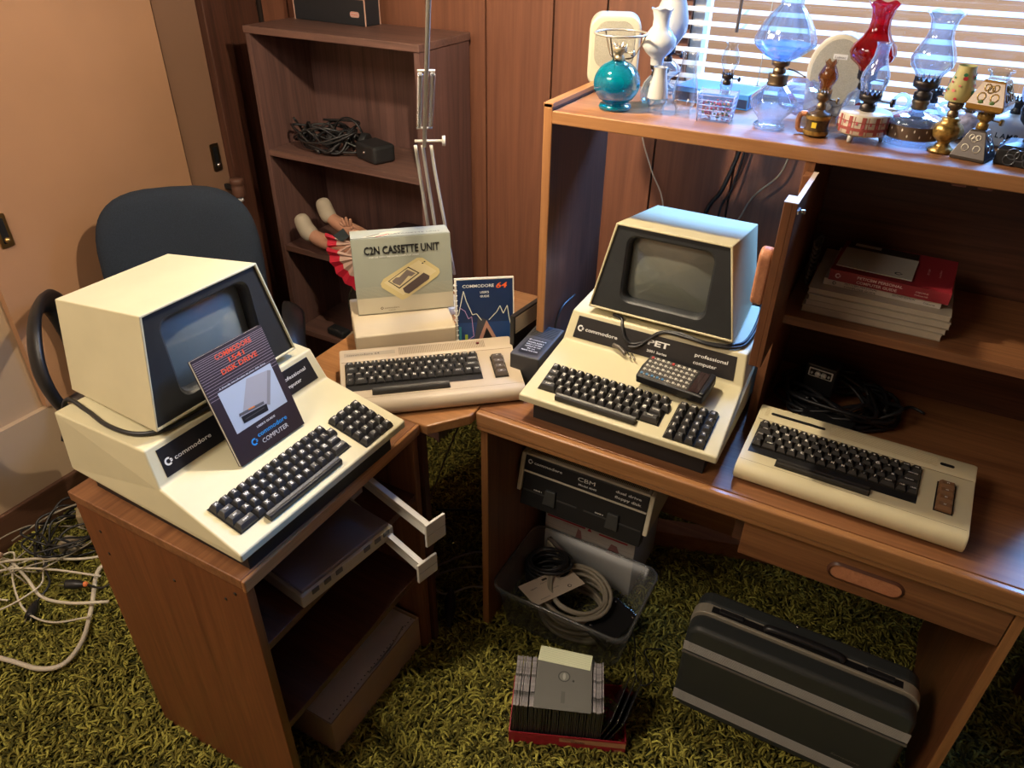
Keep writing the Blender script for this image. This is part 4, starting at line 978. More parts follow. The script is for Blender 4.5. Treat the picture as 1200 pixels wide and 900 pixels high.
# hanging cords behind the hutch
cable('hanging_cord', 'thin white cord hanging behind the left computer bay of the hutch', 'cord', [(-.695, 2.03, 1.27), (-.69, 2.035, 1.149), (-.65, 2.035, 1.05), (-.60, 2.035, .94), (-.60, 2.03, .7), (-.61, 2.03, .3), (-.6, 2.03, .03)], .0022, CORDW)
cable('hanging_cord', 'thick black cord hanging on the wall above the right computer', 'cord', [(-.395, 2.03, 1.26), (-.41, 2.03, 1.15), (-.44, 2.03, 1.03), (-.48, 2.03, .93), (-.50, 2.03, .6), (-.5, 2.03, .03)], .006, CORDB)
cable('hanging_cord', 'thin black cord beside the thick one on the wall under the window', 'cord', [(-.385, 2.03, 1.26), (-.40, 2.03, 1.13), (-.415, 2.03, 1.03), (-.44, 2.03, .93), (-.44, 2.03, .5), (-.44, 2.03, .03)], .003, CORDB)
cable('hanging_cord', 'thin grey cord hanging just left of the hutch door', 'cord', [(-.283, 2.03, 1.2), (-.285, 2.03, 1.147), (-.30, 2.03, 1.09), (-.35, 2.03, 1.03), (-.375, 2.03, .97), (-.40, 2.03, .85), (-.40, 2.03, .3), (-.4, 2.03, .03)], .0025, CORDG)
cable('hanging_cord', 'black cord running down beside the hutch side panel', 'cord', [(-.655, 1.55, .86), (-.657, 1.48, .855), (-.655, 1.44, .82), (-.65, 1.425, .76), (-.62, 1.45, .745)], .0028, CORDB)
# ------------------------------------------------------------ under the desk
# dual floppy drive
DW = .178
t = thing('dual_floppy_drive', 'cream and black dual floppy disk drive on a white box under the desk', 'disk drive', (-.4935, 1.285, .365))
S = [(.0, .045), (.028, .150), (.36, .150), (.36, .045)]
mb = MB()
n = 4
for s_ in (-1, 1):
    x0, x1 = (s_*DW, s_*(DW-.012))
    v = [(x, y, z) for x in (x0, x1) for y, z in S]
    mb.add(v, [(0,1,2,3), (7,6,5,4), (0,4,5,1), (1,5,6,2), (2,6,7,3), (3,7,4,0)])
mb.box(-DW+.012, DW-.012, .030, .36, .138, .150)
mb.build('cover', plain('drive_cream', (.66, .62, .48), .5), t, bevel=.003)
mb = MB(); mb.box(-DW+.015, DW-.015, .035, .35, .008, .135); mb.build('chassis', BLACKM, t)
a = Vector((0, .0, .045)); up = Vector((0, .028, .105)).normalized(); M = frame_m(tuple(a), (1, 0, 0), tuple(up))
mb = MB(); mb.X = M; mb.box(-DW+.014, DW-.014, -.036, .058, -.035, -.003); fp = mb.build('drive_front', BLACK, t, bevel=.002)
mb = MB(); mb.X = M; mb.box(-DW+.012, DW-.012, .0585, .0635, -.012, .0015); mb.build('front_bar', plain('drive_cream2', (.60, .55, .43), .5), t, bevel=.001)
mb = MB(); mb.X = M; mb.box(-DW+.013, DW-.013, .0637, .104, -.012, .0005); npl = mb.build('nameplate', PLAQ, t, bevel=.001)
mb = MB(); mb.X = M; z = .001; chicken(mb, -.150, .090, .0065, z); mb.text('commodore', .0105, -.139, .086, z, 'L', 0, bold=.01, width=.078)
mb.text('CBM', .015, -.018, .084, z, 'L', 0, bold=0.0, width=.046); mb.text('Model 4040', .007, -.014, .0725, z, 'L', 0, bold=.02, width=.048)
mb.text('dual drive', .0095, .082, .088, z, 'L', 0, bold=.02, width=.066); mb.text('floppy disk', .0095, .082, .0735, z, 'L', 0, bold=.02, width=.068); mb.build('nameplate_lettering', WHITE, npl)
for cx, nm in ((-.085, 'DRIVE 1'), (.085, 'DRIVE 0')):
    mb = MB(); mb.X = M; mb.box(cx-.075, cx+.075, .006, .010, -.004, -.002); sl = mb.build('drive_slot', plain('slot_grey', (.05, .05, .05), .4), fp)
    mb = MB(); mb.X = M; mb.prism([(cx-.014, -.012), (cx+.020, -.012), (cx+.017, .030), (cx-.011, .030)], -.003, .006); mb.build('drive_latch', plain('latch_grey', (.045, .047, .045), .45), fp, bevel=.002)
    mb = MB(); mb.X = M; mb.text(nm, .005, cx-.045, .013, -.0022, 'L', 0, bold=.02, width=.022); mb.build('drive_number', LEGEND, fp)
mb = MB(); mb.X = T(0, 0, .1502)
for i in range(72): mb.box(-.158+i*.0044, -.1558+i*.0044, .040, .066, 0, .0006)
mb.build('top_vents', plain('vent_dark', (.12, .10, .07), .7), t)
for x in (-.14, .14): MB().cyl((x, .20, -.008), (x, .20, .009), .01, 10).build('rubber_foot', BLACK, t)
# white box below it
t = thing('software_box', 'white cardboard box with red stripes standing under the dual floppy drive', 'box', (-.515, 1.52, .0))
B(-.137, .137, -.085, .13, .0, .357).build('carton', plain('carton_white', (.52, .50, .47), .7), t, bevel=.002)
mb = MB(); mb.X = frame_m((0, -.0856, 0), (1, 0, 0), (0, 0, 1))
mb.rect(-.130, -.012, .208, .214, .0003, 0); mb.rect(.03, .115, .206, .212, .0003, 0); mb.poly([(-.006, .205), (.008, .205), (.001, .219)], 0, .0003)
mb.rect(-.137, .137, .180, .1812, .0003, 1)
mb.poly([(-.040, .165), (-.020, .165), (-.024, .195), (-.034, .200)], 2, .0003); mb.poly([(.055, .150), (.10, .150), (.085, .188), (.068, .190)], 2, .0003)
mb.text('SYSTEM SOFTWARE', .007, -.08, .200, .0004, 'L', 2, width=.05)
mb.build('front_print', [plain('stripe_red', (.42, .02, .05), .5), plain('fold_grey', (.35, .33, .30), .6), plain('print_rose', (.30, .14, .14), .6)], t)

# clear bin
BINM = thin_glass('bin_plastic', (.93, .94, .95), .18, .2, milk=.10, milkcol=(.6, .62, .63), edge=.85)
t = thing('plastic_bin', 'clear plastic storage bin full of cables under the desk', 'bin', (-.487, 1.292, .018))
def bin_ring(w, d, z, r=.035): return [(p[0], p[1], z) for p in rrect(w, d, r, 6)]
w1, d1_, w0, d0, H = .372, .262, .335, .225, .150
rings = [bin_ring(w0*.97, d0*.97, .0), bin_ring(w0, d0, .004), bin_ring(w1, d1_, H), bin_ring(w1+.010, d1_+.010, H), bin_ring(w1+.010, d1_+.010, H-.012)]
n = len(rings[0]); v = sum(rings, []); f = [(j*n+i, j*n+(i+1) % n, (j+1)*n+(i+1) % n, (j+1)*n+i) for j in range(4) for i in range(n)]+[tuple(reversed(range(n)))]
mb = MB(); mb.add(v, f, 0); o = mb.build('bin_shell', BINM, t); 
for p in o.data.polygons: p.use_smooth = True
so = o.modifiers.new('solid', 'SOLIDIFY'); so.thickness = .0016
mb = MB(); mb.tube([(p[0], p[1], H) for p in rrect(w1+.008, d1_+.008, .037, 6)], .003, 6, closed=True, sub=1); mb.build('bin_rim', thin_glass('bin_rim_plastic', (.7, .72, .73), 1.2, .15, milk=.30, milkcol=(.42, .44, .44)), t)
def coil(name, label, c, R, r, n, mat, seed, rx=0, ry=0, ell=.8, hgt=.05):
    Rn = random.Random(seed); t = thing(name, label, 'cable', c)
    pts = []
    for i in range(n*14):
        a = 2*PI*i/14; k = 1+.15*math.sin(a*.31+seed)+Rn.uniform(-.02, .02)
        pts.append((R*k*math.cos(a), R*ell*k*math.sin(a), .006+r+hgt*(.5+.5*math.sin(a*.173+seed))+rx*math.cos(a)))
    MB().tube(pts, r, 8, sub=2).build('loops', mat, t); return t
coil('cable_coil', 'black cable coiled in the left back of the clear bin', (-.588, 1.332, .07), .058, .0045, 12, CORDB, 2, rx=.012, hgt=.07)
coil('cable_coil', 'thick grey cable coiled in the middle of the clear bin', (-.480, 1.290, .03), .087, .0052, 14, CORDG, 4, rx=-.01, ell=.98, hgt=.09)
coil('cable_coil', 'beige cable ends lying at the front right of the clear bin', (-.425, 1.245, .024), .045, .005, 3, CORDG, 9, rx=.01, ell=.8, hgt=.04)
t = thing('card_sheet', 'folded cream instruction card lying on the cables in the bin', 'card', (-.545, 1.262, .138), math.radians(60))
mb = MB(); mb.box(-.080, .080, -.044, .044, 0, .0008); mb.build('card', plain('card_tan', (.66, .55, .43), .7), t)
mb = MB(); z = .0011
chicken(mb, .040, -.028, .006, z); mb.text('WARRANTY', .007, -.060, .010, z, 'L', 0, bold=.01, width=.022); mb.text('REGISTRATION CARD', .005, -.024, .018, z, 'L', 0, width=.035); mb.text('Serial No.', .006, -.008, -.014, z, 'L', 0); mb.text('IMPORTANT', .006, -.055, -.034, z, 'L', 0, width=.03)
for i in range(6): mb.rect(.028, .060, .006+i*.005, .0068+i*.005, z)
mb.rect(-.012, .004, .026, .034, z); mb.build('card_print', plain('card_ink', (.06, .045, .035), .6), t)
t.rotation_euler = (math.radians(-7), math.radians(2), math.radians(60))
t = thing('printer_connector', 'metal cable connector poking up at the back of the clear bin', 'connector', (-.60, 1.395, .125), math.radians(-30))
B(-.028, .028, -.009, .009, -.03, .02).build('connector_shell', plain('conn_beige', (.45, .40, .30), .4), t, bevel=.003); B(-.030, .030, -.006, .006, .02, .026).build('connector_face', CHROME, t)
t = thing('game_cartridge', 'black cartridge lying in the right end of the clear bin', 'cartridge', (-.372, 1.275, .068), math.radians(72))
o = B(-.068, .062, -.042, .042, 0, .022).build('shell', BLACK, t, bevel=.003); 
for (x, y) in ((-.055, .03), (-.055, -.03), (.05, .03), (.05, -.03)): MB().cyl((x, y, .0215), (x, y, .0228), .003, 8).build('screw', CHROME, t)
mb = MB(); 
for i in range(12): mb.box(.062, .070, -.036+i*.006, -.033+i*.006, .008, .012)
mb.build('contacts', CHROME, t)
t.rotation_euler = (math.radians(12), math.radians(-4), math.radians(72))
cable('thin_cord', 'thin black cord trailing on the carpet right of the clear bin', 'cord', [(-.30, 1.22, .16), (-.285, 1.22, .10), (-.27, 1.20, .03), (-.24, 1.17, .028), (-.22, 1.21, .028), (-.27, 1.27, .028), (-.23, 1.3, .028)], .002, CORDB)

# hard case
t = thing('hard_case', 'grey hard shell carrying case with ribbed bands standing under the desk drawer', 'case', (.080, 1.240, .012))
SHELL = plain('case_charcoal', (.040, .045, .045), .36, bump=.1, bscale=1500); SILV = plain('case_trim_silver', (.50, .46, .37), .38, metal=.4)
def shellpart(y0, y1, w, h, r, zc, mat, name, bev):
    mb = MB(); mb.X = frame_m((0, 0, zc), (1, 0, 0), (0, 0, 1)); mb.prism(rrect(w, h, r, 8), -y1, -y0, smooth=False); return mb.build(name, mat, t, bevel=bev, seg=5)
WC, HC = .492, .300
shellpart(-.068, -.0145, WC-.006, HC-.006, .035, HC/2, SHELL, 'front_shell', .014)
shellpart(.0145, .062, WC-.006, HC-.006, .035, HC/2, SHELL, 'back_shell', .014)
shellpart(-.015, .015, WC, HC, .036, HC/2, SILV, 'trim_band', .002)
for (z0, z1, nr) in ((HC-.085, HC-.055, 8), (.03, .065, 9)):
    mb = MB(); mb.X = frame_m((0, -.0683, 0), (1, 0, 0), (0, 0, 1))
    for i in range(nr): mb.box(-WC/2+.004, WC/2-.004, z0+(z1-z0)*i/nr, z0+(z1-z0)*(i+.36)/nr, -.001, .0012)
    mb.build('rib_band', plain('rib_grey', (.46, .45, .42), .4), t)
mb = MB(); mb.X = frame_m((0, -.0683, 0), (1, 0, 0), (0, 0, 1)); mb.box(-WC/2+.003, WC/2-.003, HC-.097, HC-.092, -.001, .002); mb.build('rib_line', plain('rib_line_grey', (.15, .14, .13), .4), t)
mb = MB(); mb.X = frame_m((0, -.0683, 0), (1, 0, 0), (0, 0, 1)); mb.text('Samsonite', .011, .12, .078, .0012, 'L', 0, shear=.35, width=.06); mb.build('script_badge', plain('badge_silver', (.35, .33, .3), .3, metal=.6), t)
mb = MB(); mb.box(-.205, .205, -.009, .009, HC-.001, HC+.0012); mb.build('top_recess', BLACK, t, bevel=.0005)
for x in (-.16, .16):
    mb = MB(); mb.box(x-.028, x+.028, -.004, .008, HC+.0012, HC+.006); mb.build('latch', plain('latch_black', (.02, .02, .022), .3), t, bevel=.002)
mb = MB(); mb.tube([(-.085, .002, HC+.002), (-.07, .002, HC+.010), (0, .002, HC+.013), (.07, .002, HC+.010), (.085, .002, HC+.002)], .009, 10, flat=.8); mb.build('handle', plain('handle_black', (.018, .018, .02), .3), t)
mb = MB(); mb.cyl((-.02, .048, HC-.004), (-.02, .048, HC-.001), .003, 8); mb.build('stud', CHROME, t)

# diskettes
DP, DR = (-.369, 1.002), math.radians(23)
Mx = T(DP[0], DP[1], .012) @ rot('Z', DR)
t = thing('diskette_tray', 'low red cardboard tray holding the row of diskettes on the carpet', 'tray', (DP[0], DP[1], .012), DR)
REDT = plain('tray_red', (.38, .02, .035), .45, var=.2, vscale=60)
mb = MB(); mb.box(-.135, .135, -.068, .078, 0, .003)
for b_ in ((-.135, .135, -.0705, -.068, 0, .042), (-.135, .135, .078, .0805, 0, .042), (-.1375, -.135, -.0705, .0805, 0, .042), (.135, .1375, -.0705, .0805, 0, .042)): mb.box(*b_)
mb.build('tray', REDT, t)
mb = MB(); mb.X = frame_m((0, -.0708, 0), (1, 0, 0), (0, 0, 1)); mb.poly([(-.018, .022), (.137, .018), (.137, .037), (-.018, .036)], 0, .0002); mb.poly([(.112, .002), (.130, .002), (.130, .010), (.112, .010)], 0, .0002); mb.build('tray_label', plain('label_orange', (.50, .25, .13), .6), t)
mb = MB(); mb.X = frame_m((0, -.0708, 0), (1, 0, 0), (0, 0, 1)); mb.text('FLEXIBLE DISKS', .006, -.012, .030, .0005, 'L', 0, width=.03); mb.text('DOUBLE SIDED', .008, .01, .022, .0005, 'L', 0, bold=.02, width=.032); TI = plain('tray_ink', (.08, .03, .02), .6); mb.build('tray_print', TI, t); mb = MB(); mb.X = frame_m((0, -.0708, 0), (1, 0, 0), (0, 0, 1)); mb.text('10', .006, .118, .003, .0005, 'L', 0); mb.build('count_print', TI, t)
DSK = plain('diskette_jacket', (.035, .034, .036), .3, spec=.8); DSE = plain('jacket_edge_silver', (.34, .32, .34), .28, metal=.3, var=.5, vscale=160)
# jacket outline: a square with a slightly curled open end
def disk_mesh():
    mb = MB(); mb.X = frame_m((0, 0, 0), (0, 1, 0), (0, 0, 1))
    mb.prism([(-.067, 0), (.067, 0), (.067, .130), (.040, .133), (.0, .1335), (-.040, .133), (-.067, .130)], -.0014, .0014)
    for (y0, y1, z) in ((-.067, -.030, .1322), (-.030, .010, .1337), (.010, .067, .1325)): mb.box(y0, y1-.002, z-.004, z+.0008, -.0017, .0017, 1)
    o = mb.build('diskette', [DSK, DSE]); return o
dm = disk_mesh(); nd = 50; R5 = random.Random(11)
for i in range(nd):
    d = dm if i == 0 else dm.copy()
    if i: COL.objects.link(d)
    d.matrix_world = Mx @ T(-.130+i*.0042, .004+R5.uniform(-.0015, .0015), .0035+R5.uniform(0, .0025)) @ rot('Y', R5.uniform(-.012, .012))
    tag(d, 'dark diskette standing upright in the packed row in the red tray', 'diskette', 'diskettes packed in the red tray')
zt = .012+.1425
t = thing('diskette', 'grey floppy diskette lying flat on top of the packed diskette row', 'diskette'); t.matrix_world = T(-.382, .992, zt) @ rot('Z', math.radians(22))
mb = MB(); mb.box(-.066, .066, -.066, .066, 0, .0016); mb.build('jacket', plain('disk_grey', (.10, .10, .092), .5), t, bevel=.0008)
mb = MB(); mb.X = T(0, 0, .0018); n = 24
ring = [(.0145*math.cos(2*PI*i/n), .022+.0145*math.sin(2*PI*i/n), 0) for i in range(n)]+[(.0115*math.cos(2*PI*i/n), .022+.0115*math.sin(2*PI*i/n), 0) for i in range(n)]
mb.add(ring, [(i, (i+1) % n, n+(i+1) % n, n+i) for i in range(n)], 0); mb.add(ring[n:], [tuple(range(n))], 1); mb.add([(p[0]*.3, .022+(p[1]-.022)*.8, .0003) for p in ring[n:]], [tuple(range(n))], 2)
HM = [BLACK, plain('hub_grey', (.16, .16, .15), .3), plain('hub_light', (.35, .35, .33), .3), plain('head_slot', (.06, .06, .055), .4)]; mb.build('hub_ring', HM, t)
mb = MB(); mb.X = T(0, 0, .0018); mb.prism([(-.0045, -.048), (.0045, -.048), (.0045, -.018), (-.0045, -.018)], 0, .0001, 3); mb.build('head_slot', HM, t)
mb = MB(); mb.X = T(0, 0, .0018); mb.cyl((.022, .012, 0), (.022, .012, .0002), .003, 10, 0); mb.build('index_hole', HM, t)
t = thing('label_sheet', 'pale green strip of disk labels lying at the back of the diskette row', 'label sheet'); t.matrix_world = T(-.408, 1.060, zt+.002) @ rot('Z', math.radians(15))
mb = MB(); mb.box(-.065, .062, -.021, .021, 0, .0012); mb.build('sheet', plain('label_green', (.66, .70, .50), .6), t)
mb = MB(); 
for i in range(9): mb.rect(-.063, .060, -.018+i*.0045, -.0172+i*.0045, .0014)
mb.build('ruled_lines', plain('label_rule', (.34, .37, .25), .6), t)
mb = MB(); mb.box(.050, .068, -.034, .012, -.003, -.0005); mb.build('dark_backing', BLACK, t)
for i, (dx, tilt, lab) in enumerate(((.088, -16, 'left'), (.099, -18, 'middle'), (.110, -20, 'right'))):
    t = thing('disk_sleeve', {'left': 'black disk sleeve leaning right, nearest the packed diskette row', 'middle': 'middle one of three black disk sleeves leaning in the red tray', 'right': 'black disk sleeve leaning furthest right in the red tray'}[lab], 'disk sleeve')
    t.matrix_world = Mx @ T(dx-.0, .002, .006) @ rot('Z', math.radians(-20)) @ rot('Y', math.radians(-tilt))
    mb = MB(); mb.X = frame_m((0, 0, 0), (0, 1, 0), (0, 0, 1)); mb.prism([(-.062, .0), (.066, .0), (.066, .120), (.030, .128), (-.062, .112)], -.0012, .0012); mb.build('sleeve', plain('sleeve_black', (.015, .015, .017), .15, coat=.6), t, bevel=.0005)
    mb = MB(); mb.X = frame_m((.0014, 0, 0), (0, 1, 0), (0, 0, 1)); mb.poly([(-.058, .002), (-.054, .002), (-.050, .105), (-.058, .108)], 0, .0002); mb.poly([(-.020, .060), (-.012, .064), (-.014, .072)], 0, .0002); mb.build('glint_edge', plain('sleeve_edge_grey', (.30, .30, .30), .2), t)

# ------------------------------------------------------------ cabinet contents
t = thing('dust_cover_tray', 'beige tray with a smoky clear lid on the upper cabinet shelf', 'tray', (-.868, .775, .5525), math.radians(82))
B(-.122, .122, -.10, .085, 0, .030).build('tray_base', plain('tray_beige', (.50, .44, .34), .5), t, bevel=.003)
B(-.116, .116, -.094, .080, .0305, .040).build('clear_lid', thin_glass('smoky_lid', (.55, .52, .60), .9, .08, milk=.55, milkcol=(.50, .43, .45)), t, bevel=.003)
TEETH = plain('lid_teeth', (.10, .09, .10), .3)
for x in (-.09, -.06, -.03, .045, .075, .10): B(x-.008, x+.008, -.1025, -.1005, .020, .031).build('lid_tooth', TEETH, t)
t = thing('rail_bracket', 'pair of white metal rails with end plates jutting out of the left cabinet', 'bracket', (-.80, .93, .5525))
mats_ = STEEL
def rail(p, q, h, name):
    p, q = Vector(p), Vector(q); d = (q-p).normalized(); s_ = Vector((-d.y, d.x, 0))
    mb = MB(); mb.X = frame_m(tuple(p), tuple(d), tuple(s_)); L = (q-p).length
    mb.box(0, L, -.001, .001, 0, h); mb.box(0, L, -.012, .001, 0, .0015); mb.box(0, L, -.012, .001, h-.0015, h)
    mb.build(name, STEEL, t, bevel=.0005)
rail((-.10, .012, .070), (.148, -.045, .048), .030, 'upper_rail'); rail((-.10, -.02, .005), (.147, -.078, -.026), .026, 'lower_rail')
for (x, y, z, h) in ((.152, -.055, .036, .060), (.150, -.088, -.038, .050)):
    mb = MB(); mb.X = T(x, y, z) @ rot('Z', math.radians(-14)); mb.box(-.003, .003, -.016, .036, 0, h); o = mb.build('end_plate', STEEL, t, bevel=.0015)
    mb = MB(); mb.X = T(x, y, z) @ rot('Z', math.radians(-14)); mb.box(.003, .0036, -.014, .034, h*.5, h*.52); mb.build('plate_groove', plain('groove_grey', (.4, .38, .33), .5), o)
mb = MB(); mb.box(-.104, -.098, -.04, .03, 0, .10); mb.build('back_bar', STEEL, t)
t = thing('paper_carton', 'open cardboard carton of fanfold printer paper at the bottom of the left cabinet', 'carton', (-.912, .834, .014))
w, d, h = .108, .172, .112
mb = MB(); mb.box(-w, w, -d, d, 0, .004); mb.box(w-.004, w, -d, d, .004, h); mb.box(-w, -w+.004, -d, d, .004, h); mb.box(-w+.004, w-.004, -d, -d+.004, .004, h); mb.box(-w+.004, w-.004, d-.004, d, .004, h)
mb.build('carton', CARD, t, bevel=.001)
B(-w+.006, w-.006, -d+.006, d-.006, .005, h-.007).build('paper_stack', plain('fanfold', (.78, .70, .62), .85, var=.06, vscale=10), t)
mb = MB()
for i in range(26): mb.cyl((w-.018, -d+.014+i*.0128, h-.0069), (w-.018, -d+.014+i*.0128, h-.0066), .0018, 8); 
mb.build('sprocket_holes', plain('hole_dark', (.10, .08, .07), .8), t)
mb = MB(); mb.tube([(w-.012, -.02, h-.005), (w-.008, .03, h), (w-.012, .08, h-.004), (w-.02, .13, h-.005)], .002, 5, flat=2.5); mb.build('crumpled_film', thin_glass('cello', (.9, .9, .9), 1.3, .1, milk=.2), t)

# ------------------------------------------------------------ cords on the floor
Z0 = .03
def gcable(label, pts, r, mat, name='floor_cord', cat='cord'): return cable(name, label, cat, pts, r, mat)
gcable('thick white cord making a wide bend on the carpet beside the left cabinet', [(-1.30, .60, .035), (-1.55, .72, .035), (-1.70, .79, .04), (-1.76, .75, .04), (-1.66, .65, .035), (-1.585, .57, .034), (-1.56, .50, .034), (-1.60, .46, .034), (-1.68, .44, .034), (-1.80, .41, .034), (-1.95, .38, .034)], .0065, CORDW)
gcable('thin white cord looping back towards the skirting board', [(-1.62, .62, .05), (-1.70, .56, .045), (-1.80, .55, .05), (-1.93, .60, .05), (-2.02, .66, .055), (-2.05, .60, .05)], .0028, CORDW)
gcable('cream cord curving left across the cable heap', [(-1.62, .68, .05), (-1.70, .62, .06), (-1.80, .60, .05), (-1.90, .62, .06), (-2.03, .63, .05), (-2.06, .52, .04)], .0045, CORDW)
gcable('white extension cord crossing the middle of the cable heap', [(-1.74, .82, .06), (-1.80, .74, .07), (-1.92, .66, .08), (-2.02, .60, .06), (-2.06, .50, .05)], .0038, CORDW)
gcable('pale cord running diagonally over the black cables by the wall', [(-1.70, .72, .07), (-1.84, .66, .08), (-1.96, .60, .07), (-2.05, .50, .05)], .0032, CORDW)
gcable('grey lead arching over the heap by the skirting board', [(-1.78, .92, .08), (-1.90, .90, .13), (-2.0, .80, .11), (-2.05, .68, .07)], .0025, CORDG)
tangle(6, (-1.93, .80, .03), .13, .17, .10, .0036, CORDB, 21, 'cord_heap', 'heap of thin black cords against the left skirting board')
tangle(2, (-1.94, .74, .03), .13, .17, .10, .0022, CORDG, 33, 'cord_heap', 'grey thin leads mixed into the heap by the left skirting board')
tangle(1, (-1.92, .60, .03), .12, .11, .04, .0026, CORDW, 35, 'cord_heap', 'white thin leads at the front of the heap by the left wall')
def plug(label, x, y, z, rz, tip=None):
    t = thing('power_plug', label, 'plug', (x, y, z), rz)
    mb = MB(); mb.tube([(-.045, 0, .01), (-.025, 0, .011), (0, 0, .012), (.012, 0, .012)], lambda u: .006+.008*min(1, u*2.2), 10, sub=4); mb.build('plug_body', BLACK, t)
    for dy in (-.006, .006): MB().box(.012, .030, dy-.0008, dy+.0008, .009, .015).build('prong', CHROME, t)
    MB().tube([(-.045, 0, .01), (-.10, .02, .02), (-.16, .0, .04), (-.22, .06, .03)], .0032, 6).build('lead', CORDB, t)
    if tip: MB().ball((-.04, .0, .012), .008).build('orange_tip', plain('plug_orange', (.75, .20, .06), .4), t)
    return t
plug('black two pin plug lying on the green carpet in front of the cable heap', -1.775, .552, .03, math.radians(-50))
plug('black plug with an orange end on the cable heap near the cabinet', -1.76, .665, .045, math.radians(-150), True)
t = thing('wall_adapter', 'beige power adapter lying on the cable heap by the left cabinet', 'adapter', (-1.93, .875, .06), math.radians(55))
mb = MB(); mb.prism([(-.05, -.028), (.03, -.028), (.055, -.01), (.055, .012), (.03, .03), (-.05, .03)], 0, .045); mb.build('adapter_case', plain('adapter_tan', (.42, .32, .18), .5), t, bevel=.006)
t = thing('wall_adapter', 'small grey power adapter half buried in the cable heap', 'adapter', (-1.89, .76, .045), math.radians(20))
B(-.03, .03, -.022, .022, 0, .035).build('adapter_case', plain('adapter_grey', (.32, .27, .20), .5), t, bevel=.005)
t = thing('outlet_plug', 'small pinkish plug at the far left of the cable heap', 'plug', (-2.01, .615, .085), math.radians(10))
mb = MB(); mb.cyl((-.02, 0, .01), (.02, 0, .01), .009, 12); mb.build('plug_body', plain('plug_pink', (.55, .36, .27), .5), t)
# cords in the gap between cabinet and desk
G = [('black cord lying across the carpet under the corner table', [(-1.05, 1.45, .03), (-.95, 1.50, .032), (-.85, 1.52, .032), (-.72, 1.52, .03)], .004, CORDB),
     ('black cord running towards the desk in the gap', [(-.80, 1.42, .03), (-.78, 1.48, .035), (-.77, 1.56, .03), (-.75, 1.64, .03)], .004, CORDB),
     ('topmost of three grey leads curving in the gap under the corner table', [(-.93, 1.22, .03), (-.86, 1.33, .034), (-.80, 1.37, .034), (-.72, 1.38, .03)], .0028, CORDG),
     ('middle one of three grey leads curving in the gap', [(-.92, 1.18, .03), (-.86, 1.26, .034), (-.79, 1.31, .034), (-.71, 1.33, .03)], .0028, CORDG),
     ('lowest of three grey leads, bent double in the gap', [(-.90, 1.24, .03), (-.88, 1.18, .034), (-.83, 1.17, .034), (-.78, 1.23, .034), (-.71, 1.26, .03)], .0028, CORDG),
     ('grey cord hanging down behind the corner table', [(-.93, 1.60, .70), (-.95, 1.58, .5), (-1.0, 1.50, .32), (-1.05, 1.42, .10), (-1.06, 1.36, .035)], .0028, CORDG)]
for lab, pts, r, m in G: gcable(lab, pts, r, m)
t = thing('power_plug', 'black plug lying on the carpet just right of the left cabinet', 'plug', (-.79, 1.13, .028), math.radians(-60))
MB().tube([(-.07, .0, .012), (-.03, 0, .014), (.03, 0, .012), (.06, 0, .008)], lambda u: .005+.010*math.sin(PI*min(1, u*1.1)), 8).build('plug_body', BLACK, t)
# ------------------------------------------------------------ hutch top
HZ = 1.3358
CLEAR = thin_glass('clear_glass', (.93, .96, .98), 1.0, .03)
CLEARB = thin_glass('pale_blue_glass', (.78, .88, .98), 1.25, .05, milk=.10, milkcol=(.55, .72, .95))
FROST = thin_glass('frosted_glass', (.9, .93, 1), .8, .1, milk=.55, milkcol=(.72, .80, .95))
TEAL = thin_glass('teal_glass', (.02, .55, .68), .9, .03, milk=.32, milkcol=(.0, .42, .55))
REDG = thin_glass('ruby_glass', (.60, .01, .03), .9, .03, milk=.30, milkcol=(.45, .005, .015))
AMBER = thin_glass('amber_glass', (.55, .22, .06), .8, .04, milk=.35, milkcol=(.30, .11, .03))
MILK = plain('milk_glass', (.50, .505, .49), .18, coat=.4)
OLDG = plain('gold_glaze', (.33, .20, .05), .32, metal=.55, var=.6, vscale=120)
SPKC = plain('speaker_cream', (.50, .455, .34), .45)
GRILL = plain('speaker_grille', (.32, .30, .235), .8, var=.25, vscale=700, bump=.4, bscale=900)
def lamp_root(label, x, y, cat='oil lamp', rz=0, name='oil_lamp', tilt=None):
    return thing(name, label, cat, (x, y, HZ), rz)
def burner(t, z, r=.012, h=.026, mat=DBRASS, knob=True, crown=True):
    mb = MB(); pr = [(r*.62, 0), (r*.75, h*.05), (r*.72, h*.28), (r*.5, h*.34), (r*.6, h*.42), (r, h*.52), (r*1.05, h*.75), (r*.95, h*.8)]
    mb.X = T(0, 0, z); mb.lathe(pr, 24)
    if crown:
        for i in range(14):
            a = 2*PI*i/14; ca, sa = math.cos(a), math.sin(a); ca2, sa2 = math.cos(a+.36), math.sin(a+.36); R = r*1.02
            mb.add([(R*ca, R*sa, h*.78), (R*ca2, R*sa2, h*.78), (R*1.04*(ca+ca2)/2, R*1.04*(sa+sa2)/2, h*.97), (R*.8*ca, R*.8*sa, h*.78), (R*.8*ca2, R*.8*sa2, h*.78)], [(0, 1, 2), (3, 2, 4), (0, 2, 3), (1, 4, 2)])
    if knob: mb.cyl((r*.9, 0, h*.5), (r*2.1, -r*.3, h*.5), .0012, 6); mb.cyl((r*2.0, -r*.28, h*.5), (r*2.25, -r*.34, h*.5), r*.42, 12)
    return mb.build('burner', mat, t)
def glass(t, pr, mat, z, name='chimney', n=32, **k):
    mb = MB(); mb.X = T(0, 0, z); mb.lathe(pr, n, caps=False, **k); return mb.build(name, mat, t)
ruf = lambda amp, z0: (lambda r, z, a: amp*math.cos(6*a) if z >= z0 else 0)

